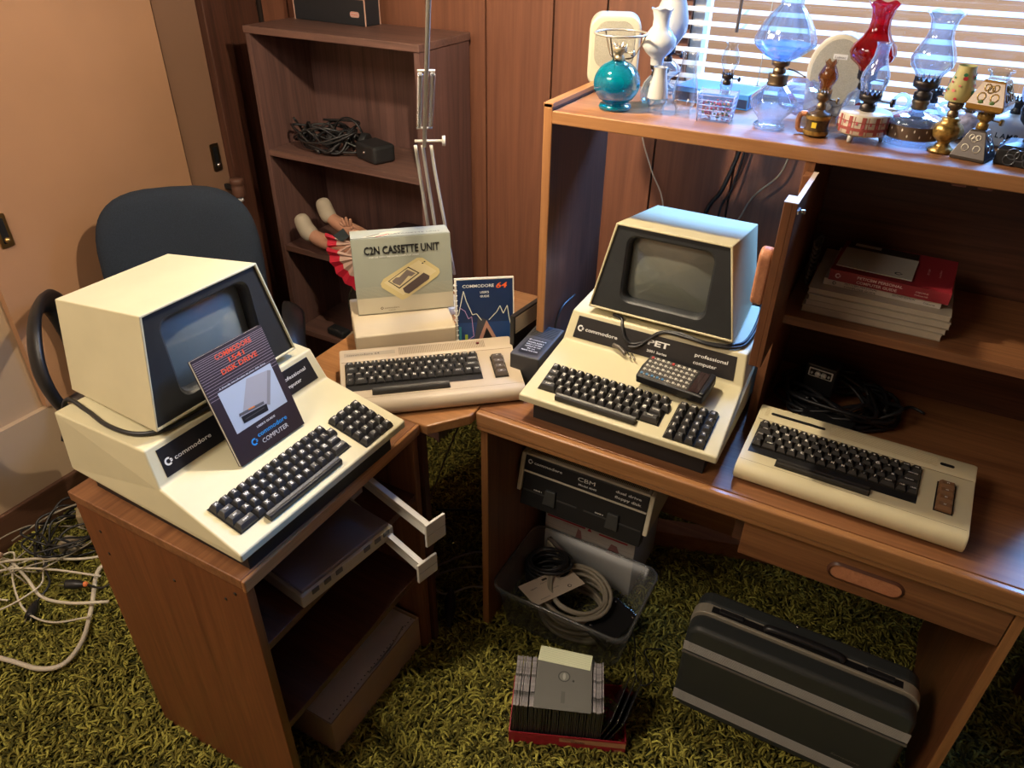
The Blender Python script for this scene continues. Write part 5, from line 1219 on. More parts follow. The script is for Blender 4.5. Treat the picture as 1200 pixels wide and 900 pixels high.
def speaker(label, x, y, rz, w, h, d, round_):
    t = thing('desktop_speaker', label, 'speaker', (x, y, HZ), rz)
    mb = MB(); mb.X = frame_m((0, 0, h/2), (1, 0, 0), (0, 0, 1))
    if round_:
        P = [(-w*.40, -h/2), (w*.40, -h/2), (w*.46, -h*.1)]+[(w*.48*math.cos(a), h*.04+h*.46*math.sin(a)) for a in [PI*i/14 for i in range(15)]]+[(-w*.46, -h*.1)]
    else: P = rrect(w, h, .028, 8)
    mb.prism(P, -d, 0, smooth=False); mb.build('case', SPKC, t, bevel=.007, seg=4)
    mb = MB(); mb.X = frame_m((0, -.0006, h/2), (1, 0, 0), (0, 0, 1))
    if round_: G = [(w*.40*math.cos(a), h*.02+h*.42*math.sin(a)) for a in [2*PI*i/28 for i in range(28)]]
    else: G = rrect(w*.78, h*.66, .03, 8, -.0, h*.10)
    mb.prism(G, -.001, .0012); g = mb.build('grille', GRILL, t, bevel=.001)
    mb = MB(); mb.X = frame_m((0, -.0022, h/2), (1, 0, 0), (0, 0, 1))
    if round_: mb.rect(-.011, .015, h*.20, h*.26, 0, 0); mb.text('Labtec', .0062, .002, h*.21, .0004, 'C', 1, shear=.2, width=.020)
    else: mb.text('LABTEC', .004, -.035, -h*.33, 0, 'L', 1, width=.014)
    mb.build('badge', [plain('badge_pale', (.62, .60, .54), .4), BLACK], t)
    mb = MB(); mb.cyl((-.03 if not round_ else 0, .0, h*.12), (-.03 if not round_ else 0, -.007, h*.12), .0075, 16); mb.build('volume_knob', SPKC, t, bevel=.001)
    mb = MB(); mb.box(-w*.36, w*.36, .002, d*.9, -.0, .006); mb.build('foot', SPKC, t, bevel=.002); return t
speaker('cream squarish desktop speaker at the left end of the hutch top', -.645, 1.655, math.radians(22), .112, .148, .085, False)
speaker('cream round topped desktop speaker with oval grille behind the amber lamp', -.178, 1.645, math.radians(-4), .118, .150, .05, True)

# teal lamp with shade ring
t = lamp_root('round teal glass oil lamp with a bare shade ring', -.563, 1.475)
glass(t, [(.001, .002), (.031, .001), (.033, .004), (.031, .010)]+[(.0465*math.cos(b), .050+.0425*math.sin(b)) for b in [math.radians(-66+i*12) for i in range(13)]]+[(.0145, .092)], TEAL, 0, 'font')
glass(t, [(.001, .010), (.034, .020), (.041, .034), (.043, .040)], thin_glass('teal_oil', (.1, .6, .7), .3, .02, milk=.2, milkcol=(.0, .35, .45)), 0, 'oil')
burner(t, .090, .014, .034, plain('pale_burner', (.45, .38, .26), .35, metal=.6))
MB().tube([(.050*math.cos(2*PI*i/24), .050*math.sin(2*PI*i/24), .140) for i in range(24)], .003, 8, closed=True, sub=1, flat=.7).build('shade_ring', plain('ring_metal', (.50, .47, .40), .3, metal=.6), t)
for i in range(3):
    a = 2*PI*i/3+.5; MB().tube([(.012*math.cos(a), .012*math.sin(a), .094), (.028*math.cos(a), .028*math.sin(a), .098), (.044*math.cos(a), .044*math.sin(a), .125), (.050*math.cos(a), .050*math.sin(a), .140)], .0014, 6, sub=3).build('ring_bracket', ABRASS, t)

# small milk glass lamp
t = lamp_root('small lamp with a white milk glass chimney beside the teal lamp', -.516, 1.570)
glass(t, [(.001, .001), (.022, .0), (.026, .006), (.028, .022), (.022, .040), (.012, .052)], thin_glass('green_clear', (.70, .88, .84), 1.1, .04, milk=.1), 0, 'font')
burner(t, .052, .012, .028)
glass(t, [(.013, 0), (.014, .014), (.026, .024), (.034, .036), (.034, .050), (.024, .062), (.0165, .072), (.016, .086), (.019, .100), (.022, .104)], MILK, .074, zmod=ruf(.0015, .1))
# tall milk lamp behind
t = lamp_root('tall lamp with a white pear shaped glass chimney at the left of the blind', -.530, 1.680)
glass(t, [(.001, .001), (.030, .0), (.030, .010), (.012, .020), (.014, .030), (.030, .040), (.032, .052), (.016, .064)], CLEARB, 0, 'font')
burner(t, .064, .015, .032)
glass(t, [(.015, 0), (.022, .012), (.034, .030), (.036, .050), (.030, .078), (.020, .105), (.018, .135), (.020, .150)], MILK, .093)
# loose chimneys
t = thing('glass_chimney', 'small chimney with white upper half and clear foot beside the teal lamp', 'lamp chimney', (-.479, 1.485, HZ))
glass(t, [(.0155, 0), (.0155, .012), (.0205, .022), (.0205, .030)], CLEAR, 0, 'clear_foot')
glass(t, [(.0206, .0295), (.0185, .045), (.0145, .066), (.0125, .080), (.0135, .086)], MILK, 0, 'white_upper')
t = thing('glass_chimney', 'plain clear glass lamp chimney standing before the blue box', 'lamp chimney', (-.426, 1.492, HZ))
glass(t, [(.0155, 0), (.0155, .014), (.0215, .026), (.0245, .038), (.022, .058), (.0165, .080), (.0130, .104), (.0130, .112), (.0175, .118)], CLEAR, 0, 'tube')
# crate lamp
t = lamp_root('square clear glass basket lamp filled with red pieces', -.361, 1.490, rz=math.radians(5))
mb = MB(); mb.hexa([(-.030, -.018, .004), (.030, -.018, .004), (.030, .018, .004), (-.030, .018, .004), (-.035, -.022, .052), (.035, -.022, .052), (.035, .022, .052), (-.035, .022, .052)]); mb.build('glass_basket', thin_glass('basket_glass', (.88, .92, .97), 1.1, .08, milk=.10, milkcol=(.6, .7, .9)), t)
mb = MB()
for k in range(5):
    z = .012+k*.009; s = .031+.004*(z-.004)/.048
    mb.tube([(-s, -.0195-k*.0006, z), (s, -.0195-k*.0006, z)], .0009, 5, sub=1); mb.tube([(s, -.019-k*.0006, z), (s, .0195+k*.0006, z)], .0009, 5, sub=1); mb.tube([(-s, -.019-k*.0006, z), (-s, .0195+k*.0006, z)], .0009, 5, sub=1)
for s_ in (-1, 1):
    mb.tube([(s_*.0305, -.0185, 0), (s_*.0355, -.0225, .055)], .0016, 6, sub=1); mb.tube([(s_*.0305, .0185, 0), (s_*.0355, .0225, .055)], .0016, 6, sub=1)
mb.build('basket_bars', thin_glass('bar_glass', (.8, .85, .95), 1.5, .1, milk=.4, milkcol=(.65, .68, .85)), t)
mb = MB(); R6 = random.Random(4)
for i in range(110):
    x, y, z = R6.uniform(-.026, .026), R6.uniform(-.015, .015), R6.uniform(.007, .036)
    mb.ball((x, y, z), R6.uniform(.0018, .0034), 4, R6.choice((0, 0, 0, 1, 2, 3)))
o = mb.build('red_filling', [plain('bit_red', (.50, .02, .03), .5), plain('bit_white', (.7, .65, .6), .5), plain('bit_orange', (.6, .16, .03), .5), plain('bit_green', (.06, .12, .04), .5)], t)
mb = MB(); mb.X = T(.012, 0, 0); mb.lathe([(.010, .052), (.010, .060), (.012, .064), (.0115, .074), (.010, .078)], 18); mb.build('neck', CLEAR, t)
bb = burner(t, .066, .0105, .024); bb.location.x = .012
o = glass(t, [(.009, 0), (.011, .006), (.0165, .018), (.0165, .026), (.012, .040), (.0085, .046), (.013, .052)], CLEAR, .088, zmod=ruf(.001, .05)); o.location.x = .012
# blue carton behind
t = thing('blue_box', 'flat blue striped box lying behind the clear chimney and basket lamp', 'box', (-.400, 1.655, HZ), math.radians(-6))
BLU = plain('carton_blue', (.05, .24, .62), .4)
B(-.080, .080, -.048, .048, 0, .030).build('carton', BLU, t, bevel=.001)
mb = MB(); mb.X = T(0, 0, .0303)
for i in range(14): mb.rect(.005, .074, -.044+i*.0062, -.0425+i*.0062, 0)
mb.X = frame_m((.0803, 0, 0), (0, 1, 0), (0, 0, 1))
for i in range(6): mb.rect(-.044+i*.015, -.036+i*.015, .004, .026, 0)
mb.X = frame_m((0, -.0483, 0), (1, 0, 0), (0, 0, 1)); mb.rect(-.078, .078, .003, .020, 0)
mb.build('print', plain('carton_navy', (.015, .03, .09), .4), t)
# big clear lamp with ribbed shade
t = lamp_root('large clear glass oil lamp with a ribbed bell shade, in front of the blind', -.257, 1.487)
glass(t, [(.001, .002), (.024, .0), (.029, .003), (.027, .008), (.021, .012), (.023, .018), (.036, .032), (.042, .044), (.040, .054), (.028, .066), (.018, .076), (.013, .079)], CLEARB, 0, 'font', n=48, flute=.035, nf=10)
mb = MB(); mb.X = T(0, 0, .076); mb.lathe([(.0175, 0), (.018, .004), (.0165, .006), (.018, .009), (.0165, .012), (.018, .016), (.017, .02), (.012, .021)], 24); mb.build('collar', ABRASS, t)
burner(t, .096, .0155, .028, ABRASS, knob=False)
MB().tube([(.015, 0, .105), (.03, -.01, .104), (.05, -.02, .098)], .0014, 5).build('wick_key', ABRASS, t)
glass(t, [(.018, 0), (.030, .006), (.045, .018), (.0525, .026), (.052, .034), (.045, .052), (.034, .070), (.024, .082), (.019, .088), (.0185, .104), (.024, .107), (.024, .111), (.018, .113), (.0175, .135)], CLEARB, .120, 'shade', n=60, flute=.04, nf=12)
glass(t, [(.0175, -.001), (.0290, .007), (.043, .018), (.048, .026)], thin_glass('blue_lens', (.55, .78, 1), 1.1, .1, milk=.5, milkcol=(.35, .62, .95)), .120, 'shade_base', n=40)
t = thing('plastic_bag', 'crumpled pale blue cellophane bag behind the large clear lamp', 'bag', (-.222, 1.585, HZ))
mb = MB(); R7 = random.Random(8); v = []; f = []; nu, nv = 16, 9
for j in range(nv):
    for i in range(nu):
        a = 2*PI*i/nu; ph = PI*(j+.3)/(nv)*.9; r = .042*math.sin(ph)*(1+R7.uniform(-.2, .2))
        v.append((r*math.cos(a), r*.7*math.sin(a), .008+.036*(1-math.cos(ph))*.95+R7.uniform(-.003, .003)))
f = [(j*nu+i, j*nu+(i+1) % nu, (j+1)*nu+(i+1) % nu, (j+1)*nu+i) for j in range(nv-1) for i in range(nu)]
mb.add(v, f, 0); mb.build('film', thin_glass('cellophane', (.80, .86, .97), 1.6, .12, milk=.22, milkcol=(.45, .58, .9)), t)
# amber mini lamp
t = lamp_root('small brown lamp with amber chimney and wooden handle', -.171, 1.478)
mb = MB(); mb.lathe([(.0185, 0), (.021, .002), (.0215, .010), (.0195, .016), (.0205, .028), (.0205, .036), (.018, .040), (.010, .043), (.009, .046)], 26); mb.build('jar', plain('jar_dark_brown', (.07, .04, .015), .3, var=.5, vscale=120), t)
mb = MB()
for z in (.007, .033): mb.lathe([(.0222, z-.0035), (.0227, z), (.0222, z+.0035)], 26, caps=False)
mb.build('gold_band', OLDG, t)
mb = MB(); mb.add([(.0212*math.cos(a), .0212*math.sin(a), z) for z in (.0165, .026) for a in (-1.9, -1.7, -1.5)], [(0, 1, 4, 3), (1, 2, 5, 4)]); mb.build('yellow_patch', plain('patch_yellow', (.75, .55, .04), .4), t)
MB().tube([(-.020, 0, .036), (-.031, 0, .034), (-.034, 0, .022), (-.031, 0, .008), (-.021, 0, .006)], .0048, 8).build('handle', W_PINK, t)
burner(t, .044, .012, .038, ABRASS)
glass(t, [(.0095, 0), (.0105, .006), (.0165, .018), (.0165, .024), (.012, .034), (.0085, .040), (.0105, .046)], AMBER, .080, zmod=ruf(.003, .045))
# ruby lamp
t = lamp_root('lamp with a tall ruby red glass chimney and clear base', -.118, 1.600)
glass(t, [(.001, .001), (.034, .0), (.036, .004), (.033, .020), (.030, .040), (.024, .055), (.014, .064)], thin_glass('clear_textured', (.82, .90, .97), 1.3, .12, milk=.12, milkcol=(.6, .7, .85)), 0, 'font', n=48, flute=.03, nf=14)
mb = MB(); mb.X = frame_m((.002, -.0335, .032), (1, 0, 0), (0, .2, 1)); mb.prism([(.010*math.cos(a), .015*math.sin(a)) for a in [2*PI*i/20 for i in range(20)]], 0, .001); mb.build('red_medallion', plain('medallion_red', (.30, .02, .03), .4, var=.6, vscale=200), t)
burner(t, .064, .0165, .036)
glass(t, [(.017, 0), (.020, .006), (.036, .018), (.0405, .030), (.037, .042), (.025, .056), (.0185, .070), (.017, .085), (.0205, .102), (.028, .112)], REDG, .098, zmod=ruf(.0022, .11), n=48)
# plaid lamp on feet
t = lamp_root('small lamp on a round plaid ceramic base with little white feet', -.096, 1.492)
PLD = plain('plaid_cream', (.52, .46, .37), .35)
mb = MB(); mb.lathe([(.001, .013), (.040, .0125), (.0435, .016), (.0435, .046), (.0415, .049), (.001, .0495)], 48); pb = mb.build('ceramic_base', PLD, t)
mb = MB()
def arcband(mb, r, a0, a1, z0, z1, mi=0, n=4):
    for k in range(n):
        b0, b1 = a0+(a1-a0)*k/n, a0+(a1-a0)*(k+1)/n
        mb.add([(r*math.cos(b0), r*math.sin(b0), z0), (r*math.cos(b1), r*math.sin(b1), z0), (r*math.cos(b1), r*math.sin(b1), z1), (r*math.cos(b0), r*math.sin(b0), z1)], [(0, 1, 2, 3)], mi)
for i in range(12): arcband(mb, .0438, 2*PI*i/12, 2*PI*i/12+.16, .016, .046)
for i in range(12): arcband(mb, .0439, 2*PI*i/12+.24, 2*PI*i/12+.27, .016, .046)
for z0, z1 in ((.022, .027), (.036, .0375)): arcband(mb, .0440, 0, 2*PI, z0, z1, 0, 48)
mb.build('plaid_lines', plain('plaid_red', (.30, .07, .06), .4), pb)
mb = MB()
for i in range(24): arcband(mb, .0442, 2*PI*i/12*.5+.05, 2*PI*i/12*.5+.13, .028+.004*(i % 2), .034+.004*(i % 2))
mb.build('rose_dots', plain('plaid_rose', (.45, .10, .12), .4), pb)
for i in range(3):
    a = 2*PI*i/3-PI/2-.4; MB().cyl((.033*math.cos(a), .033*math.sin(a), .015), (.036*math.cos(a), .036*math.sin(a), 0), .006, 10, r2=.0035).build('foot', MILK, t)
burner(t, .0495, .018, .036, DBRASS)
glass(t, [(.019, 0), (.0205, .008), (.0235, .018), (.0225, .028), (.016, .042), (.0115, .056), (.0105, .072), (.0125, .077)], CLEARB, .083)
# clear lamp with brown band
t = lamp_root('clear glass lamp with a brown starred band and flared ruffled chimney', -.016, 1.512)
glass(t, [(.001, .002), (.042, .001), (.044, .006), (.040, .010), (.0455, .014), (.0465, .020), (.0465, .038), (.044, .044), (.030, .050), (.012, .054), (.010, .060)], CLEARB, 0, 'font', n=44)
mb = MB(); mb.lathe([(.0470, .014), (.0472, .036)], 44, caps=False); mb.build('brown_band', plain('band_brown', (.10, .065, .045), .35), t)
mb = MB()
for i in range(30):
    a = 2*PI*i/30; zc = .025+(.005 if i % 2 else -.004); r = .0475
    mb.add([(r*math.cos(a+.03), r*math.sin(a+.03), zc), (r*math.cos(a), r*math.sin(a), zc+.003), (r*math.cos(a-.03), r*math.sin(a-.03), zc), (r*math.cos(a), r*math.sin(a), zc-.003)], [(0, 1, 2, 3)])
mb.build('band_stars', PAPER, t)
mb = MB(); mb.X = T(0, 0, .058); mb.lathe([(.012, 0), (.014, .003), (.012, .006), (.015, .012), (.012, .018)], 20); mb.build('collar', ABRASS, t)
burner(t, .074, .020, .040, DBRASS)
glass(t, [(.021, 0), (.024, .006), (.033, .016), (.035, .028), (.029, .044), (.021, .060), (.0185, .072), (.022, .088), (.030, .098)], CLEARB, .112, zmod=ruf(.0022, .09), n=48)
# pale blue handle lamp behind
t = lamp_root('low pale blue glass lamp base with a ring handle behind the brown banded lamp', .000, 1.655)
glass(t, [(.001, .001), (.040, .0), (.046, .008), (.046, .022), (.034, .036), (.014, .044)], CLEARB, 0, 'font', n=44)
for s_ in (-1, 1): MB().tube([(s_*.050+.013*math.cos(2*PI*i/14), 0, .040+.013*math.sin(2*PI*i/14)) for i in range(14)], .0035, 7, closed=True, sub=1).build('ring_handle', FROST, t)
burner(t, .044, .014, .03, DBRASS)
# gold floral
t = lamp_root('gold lamp with a floral painted glass chimney', .037, 1.483)
mb = MB(); mb.lathe([(.021, 0), (.022, .003), (.014, .008), (.009, .014), (.012, .018), (.022, .026), (.0245, .036), (.020, .046), (.013, .050), (.015, .054), (.010, .058)], 30, flute=.05, nf=10); mb.build('gold_base', OLDG, t)
burner(t, .057, .012, .030, ABRASS)
glass(t, [(.020, 0), (.0215, .004), (.0215, .012), (.018, .030), (.0145, .046), (.0135, .054)], plain('floral_cream', (.45, .40, .17), .25, coat=.4), .084, 'chimney')
mb = MB(); mb.X = T(0, 0, .084); R8 = random.Random(2)
for i in range(46):
    a = R8.uniform(0, 2*PI); z = R8.uniform(.004, .048); r = .0218-.0072*max(0, (z-.012)/.042); s = R8.uniform(.0018, .0042)
    v = [(0, 0, 0)]; X = frame_m(((r+.0006)*math.cos(a), (r+.0006)*math.sin(a), z), (-math.sin(a), math.cos(a), 0), (0, 0, 1))
    pts = [tuple(X @ Vector((s*math.cos(b), s*math.sin(b)*.8, 0))) for b in [2*PI*k/7 for k in range(7)]]; mb.add(pts, [tuple(range(7))], i % 3)
mb.build('painted_flowers', [plain('flower_red', (.50, .03, .05), .4), plain('leaf_green', (.03, .20, .10), .4), plain('flower_rose', (.65, .22, .18), .4)], t)
# amber square
def sqlathe(pr, mat, t, z, name, bev=.001):
    mb = MB(); mb.X = T(0, 0, z); v = []; f = []
    for (r, zz) in pr: v += [(-r, -r, zz), (r, -r, zz), (r, r, zz), (-r, r, zz)]
    n = len(pr)
    f = [(j*4+i, j*4+(i+1) % 4, (j+1)*4+(i+1) % 4, (j+1)*4+i) for j in range(n-1) for i in range(4)]+[(3, 2, 1, 0), tuple((n-1)*4+i for i in range(4))]
    mb.add(v, f); return mb.build(name, mat, t, bevel=bev)
def relief(t, r0, r1, z0, z1, mat, par, nm='relief_scrolls'):
    mb = MB()
    for s_ in range(4):
        X = rot('Z', s_*PI/2)
        for (u, q_) in ((-.4, .35), (.4, .35), (0, .7), (-.3, .78), (.3, .78)):
            z = z0+(z1-z0)*q_; r = r0+(r1-r0)*q_; cx = u*r; R_ = abs(r)*.24
            mb.X = X; mb.tube([(cx+R_*math.cos(b), -(r+(r1-r0)*(R_*math.sin(b))/(z1-z0)), z+R_*math.sin(b)) for b in [2*PI*k/10 for k in range(10)]], .0012, 5, closed=True, sub=1)
    mb.X = Matrix.Identity(4); return mb.build(nm, mat, par)
t = lamp_root('squarish amber lamp with a dark silver relief pyramid base', .085, 1.470, rz=math.radians(-18))
DK = plain('relief_dark', (.055, .045, .04), .35, metal=.5); p_ = sqlathe([(.027, 0), (.027, .005), (.013, .044), (.011, .047)], DK, t, 0, 'pyramid_base'); relief(t, .027, .013, .005, .044, plain('relief_silver', (.45, .42, .36), .35, metal=.7), p_)
burner(t, .046, .0125, .032, OLDG)
p_ = sqlathe([(.022, 0), (.028, .004), (.028, .012), (.017, .044), (.015, .048)], plain('shade_amber', (.24, .12, .02), .25, coat=.5), t, .076, 'square_shade'); relief(t, .028, .017, .088, .120, OLDG, p_)
mb = MB(); mb.X = T(0, 0, .122); mb.lathe([(.014, 0), (.015, .012), (.019, .013), (.0195, .016)], 24, caps=False); mb.build('shade_rim', CLEAR, t)
mb = MB()
for u in (-.008, .009): mb.ball((u, -.0265, .091), .0045, 6, sy=.25)
mb.build('green_leaf', plain('leaf_dark_green', (.06, .13, .03), .4), t)
# floral jar behind, crock, right edge lamp
t = lamp_root('squat floral glass lamp half hidden behind the gold lamp', .066, 1.610)
mb = MB(); mb.lathe([(.020, 0), (.026, .006), (.028, .022), (.022, .038), (.012, .044)], 28); mb.build('font', plain('floral_grey', (.33, .30, .36), .3, var=.5, vscale=120), t); burner(t, .043, .012, .03)
MB().tube([(-.040+.011*math.cos(2*PI*i/12), 0, .045+.011*math.sin(2*PI*i/12)) for i in range(12)], .003, 6, closed=True, sub=1).build('ring_handle', FROST, t)
t = lamp_root('white stoneware lamp base with dark lettering at the right of the hutch top', .136, 1.600)
mb = MB(); mb.lathe([(.036, 0), (.040, .004), (.040, .034), (.034, .044), (.014, .052)], 36); mb.build('font', plain('stoneware_white', (.60, .60, .58), .35), t)
mb = MB()
for i, c_ in enumerate('LAMP'):
    a = -PI/2-.5+i*.24; mb.X = frame_m((.0404*math.cos(a), .0404*math.sin(a), .016), (-math.sin(a), math.cos(a), 0), (0, 0, 1)); mb.text(c_, .012, 0, 0, .0004, 'C', 0, bold=.02)
mb.build('lettering', BLACK, t); burner(t, .051, .014, .03)
t = lamp_root('rightmost lamp with frosted blue chimney and black iron base', .158, 1.478, rz=math.radians(-12))
IR = plain('iron_black', (.022, .025, .03), .35, metal=.5)
p_ = sqlathe([(.036, 0), (.036, .024), (.030, .030), (.016, .034)], IR, t, 0, 'iron_base', .002); relief(t, .0362, .0362, .002, .024, plain('relief_iron', (.09, .10, .12), .3, metal=.6), p_)
mb = MB(); mb.lathe([(.010, .034), (.008, .045), (.014, .056), (.024, .066), (.028, .082), (.026, .090)], 28); mb.build('burner_bowl', IR, t)
glass(t, [(.026, 0), (.034, .012), (.036, .024), (.029, .050), (.020, .078), (.017, .100), (.022, .112)], FROST, .090)
glass(t, [(.0215, .062), (.0235, .078)], plain('band_cobalt', (.03, .10, .42), .2), .098, 'blue_band')

# ------------------------------------------------------------ bookcase contents
t = thing('console_box', 'black printed box with pale edges standing on top of the bookcase', 'box', (-1.71, 1.985, 1.3625), math.radians(-4))
B(-.15, .15, -.03, .035, 0, .26).build('carton', plain('box_black', (.016, .02, .026), .4), t, bevel=.001)
mb = MB(); 
for x in (-.15, .15): mb.box(x-.0015, x+.0015, -.0315, -.0285, 0, .26)
mb.box(.1485, .1515, .0335, .0365, 0, .26); mb.box(-.15, .15, -.0308, -.030, .071, .074)
mb.build('worn_edge', plain('edge_salmon', (.55, .33, .26), .6), t)
mb = MB(); mb.X = frame_m((.108, -.0306, .030), (1, 0, 0), (0, 0, 1)); mb.poly(rrect(.038, .016, .0078, 5), 0, 0); mb.poly(rrect(.035, .013, .0063, 5), 1, .0002); mb.poly(rrect(.033, .011, .0053, 5), 0, .0003); mb.text('Nintendo', .0068, 0, -.0022, .0005, 'C', 1, bold=.02, width=.026)
mb.build('oval_logo', [plain('logo_pale', (.60, .45, .40), .5), plain('logo_red', (.60, .06, .04), .5)], t)
# headphones & cables on the top shelf
ZB = .9925
tangle(8, (-1.70, 1.87, ZB), .14, .085, .085, .0040, CORDB, 41, 'cable_heap', 'heap of black cables on the upper shelf of the bookcase', turns=10)
t = thing('headphones', 'black headphones lying in the cable heap on the bookcase shelf', 'headphones', (-1.62, 1.88, ZB), math.radians(10))
MB().tube([(.055*math.cos(a), .0, .035+.075*math.sin(a)) for a in [PI*i/10 for i in range(11)]], .006, 8, flat=.5).build('headband', BLACK, t)
for x in (-.058, .058): 
    MB().cyl((x-.010, 0, .036), (x+.012, 0, .036), .032, 20).build('earpiece', BLACKM, t, bevel=.004)
t = thing('power_adapter', 'black power adapter at the right of the cables on the upper bookcase shelf', 'adapter', (-1.50, 1.86, ZB), math.radians(-20))
B(-.055, .055, -.04, .04, 0, .055).build('case', BLACKM, t, bevel=.01, seg=3); MB().ball((.0, -.041, .03), .005).build('metal_tip', CHROME, t)
# dark folded cloth/magazines behind the doll
t = thing('magazine', 'dark magazine pile lying on the bookcase shelf behind the doll', 'magazine', (-1.40, 1.945, .6575), math.radians(2))
B(-.12, .12, -.055, .065, 0, .075).build('pages', plain('mag_dark', (.035, .032, .035), .4, var=.6, vscale=40), t, bevel=.003)
B(-.121, .121, -.056, .066, .0752, .0766).build('cover', plain('mag_cover', (.06, .03, .035), .3, var=.8, vscale=25), t)
t = thing('clear_dish', 'round clear plastic lid leaning on the low shelf of the bookcase', 'lid', (-1.62, 1.90, .324))
mb = MB(); mb.X = T(0, 0, .105) @ rot('X', math.radians(72)); R = .10
mb.tube([(R*math.cos(2*PI*i/28), R*math.sin(2*PI*i/28), 0) for i in range(28)], .004, 6, closed=True, sub=1); mb.build('lid_rim', thin_glass('lid_rim_plastic', (.5, .5, .42), 1, .2, milk=.4, milkcol=(.20, .20, .16)), t)
mb = MB(); mb.X = T(0, 0, .105) @ rot('X', math.radians(72)); mb.lathe([(R, 0), (R*.9, -.008), (.001, -.010)], 28, caps=False); mb.build('lid_disc', thin_glass('lid_plastic', (.7, .7, .62), .6, .2, milk=.15, milkcol=(.25, .24, .18)), t)
t = thing('paper_card', 'cream card lying on the low shelf of the bookcase', 'card', (-1.60, 1.80, .3225), math.radians(10))
B(-.04, .05, -.03, .03, 0, .03).build('card', plain('card_cream', (.42, .36, .24), .6), t, bevel=.001)
t = thing('computer_mouse', 'small dark rounded gadget on the low shelf of the bookcase', 'gadget', (-1.70, 1.805, .3225), math.radians(-5))
B(-.045, .04, -.022, .022, 0, .03).build('body', BLACKM, t, bevel=.01, seg=4)
# brown fitting on the closet frame behind the chair
t = thing('wall_bracket', 'small brown cylindrical bracket with pale foot fixed to the closet frame behind the chair', 'bracket', (-2.058, 1.775, .80))
mb = MB(); mb.lathe([(.020, 0), (.022, .004), (.022, .036), (.019, .040), (.023, .044), (.024, .060), (.021, .064)], 24); mb.build('bracket_body', plain('bracket_brown', (.13, .06, .04), .4), t)
mb = MB(); mb.tube([(.0, -.006, .0), (.012, -.010, -.010), (.022, -.004, -.006)], .006, 8); mb.build('pale_foot', plain('bracket_pale', (.45, .45, .45), .3), t)
B(-.060, 0, -.006, .006, .02, .035).build('wall_arm', BLACKM, t)

# ------------------------------------------------------------ doll
SKIN = plain('doll_skin', (.50, .26, .17), .45); 
t = thing('doll', 'doll in a red and white dress lying on the bookcase shelf, boots pointing left', 'doll', (-1.62, 1.80, .6575))
def D(x, y, z): return (x+1.60, y-1.80, z-.6575)
def skin(name, nodes, edges, mat, root=0, lev=2):
    me = bpy.data.meshes.new(name); me.from_pydata([n[:3] for n in nodes], edges, []); o = bpy.data.objects.new(name, me); COL.objects.link(o); o.parent = t
    o.modifiers.new('skin', 'SKIN'); 
    for i, n in enumerate(nodes):
        sv = me.skin_vertices[0].data[i]; sv.radius = (n[3]*1.25, n[3]*1.25); sv.use_root = (i == root)
    s = o.modifiers.new('sub', 'SUBSURF'); s.levels = lev; s.render_levels = lev; me.materials.append(mat); o.modifiers['skin'].use_smooth_shade = True
    return o
N_ = []; Ed = []
def nd_(p, r, prev=None):
    N_.append((*D(*p), r)); 
    if prev is not None: Ed.append((prev, len(N_)-1))
    return len(N_)-1
pel = nd_((-1.50, 1.81, .710), .034)
# near leg (front), far leg
a = nd_((-1.535, 1.785, .712), .027, pel); a = nd_((-1.60, 1.775, .712), .025, a); a = nd_((-1.645, 1.77, .708), .022, a); a = nd_((-1.70, 1.775, .713), .021, a); a = nd_((-1.735, 1.78, .725), .017, a); nd_((-1.75, 1.78, .74), .016, a)
a = nd_((-1.535, 1.835, .722), .026, pel); a = nd_((-1.59, 1.84, .735), .024, a); a = nd_((-1.63, 1.845, .740), .021, a); a = nd_((-1.68, 1.85, .755), .019, a); a = nd_((-1.705, 1.85, .77), .016, a); nd_((-1.715, 1.85, .785), .015, a)
b = nd_((-1.455, 1.82, .712), .036, pel); ch_ = nd_((-1.40, 1.83, .715), .036, b); nk = nd_((-1.365, 1.835, .716), .016, ch_); nd_((-1.35, 1.837, .718), .016, nk)
# arm reaching up to the shown hand
s1 = nd_((-1.40, 1.79, .725), .018, ch_); e_ = nd_((-1.45, 1.765, .755), .014, s1); w_ = nd_((-1.510, 1.755, .776), .0105, e_); pm = nd_((-1.532, 1.750, .788), .0145, w_)
s2 = nd_((-1.40, 1.862, .715), .016, ch_); e2_ = nd_((-1.44, 1.868, .70), .012, s2); w2 = nd_((-1.48, 1.868, .69), .009, e2_); nd_((-1.50, 1.868, .686), .011, w2)
skin('body', N_, Ed, SKIN)
for k, (dx, dz, L) in enumerate(((-.016, .006, .018), (-.012, .013, .024), (-.004, .016, .025), (.005, .015, .022))):
    p0 = (-1.541+k*.0075, 1.748, .796); p1 = (p0[0]+dx*.8, 1.745, p0[2]+dz*1.1); p2 = (p0[0]+dx*1.2, 1.743, p0[2]+dz*2.2)
    skin('finger', [(*D(*p0), .0052), (*D(*p1), .0046), (*D(*p2), .0036)], [(0, 1), (1, 2)], SKIN)
skin('thumb', [(*D(-1.525, 1.750, .785), .0055), (*D(-1.513, 1.746, .794), .0048), (*D(-1.508, 1.744, .802), .0038)], [(0, 1), (1, 2)], SKIN)
BOOT = plain('boot_beige', (.44, .38, .29), .7)
skin('boot', [(*D(-1.705, 1.777, .712), .024), (*D(-1.738, 1.778, .722), .026), (*D(-1.752, 1.778, .750), .024), (*D(-1.768, 1.777, .788), .021)], [(0, 1), (1, 2), (2, 3)], BOOT)
skin('boot', [(*D(-1.685, 1.850, .752), .022), (*D(-1.708, 1.852, .768), .024), (*D(-1.718, 1.852, .795), .023), (*D(-1.728, 1.852, .828), .020)], [(0, 1), (1, 2), (2, 3)], BOOT)
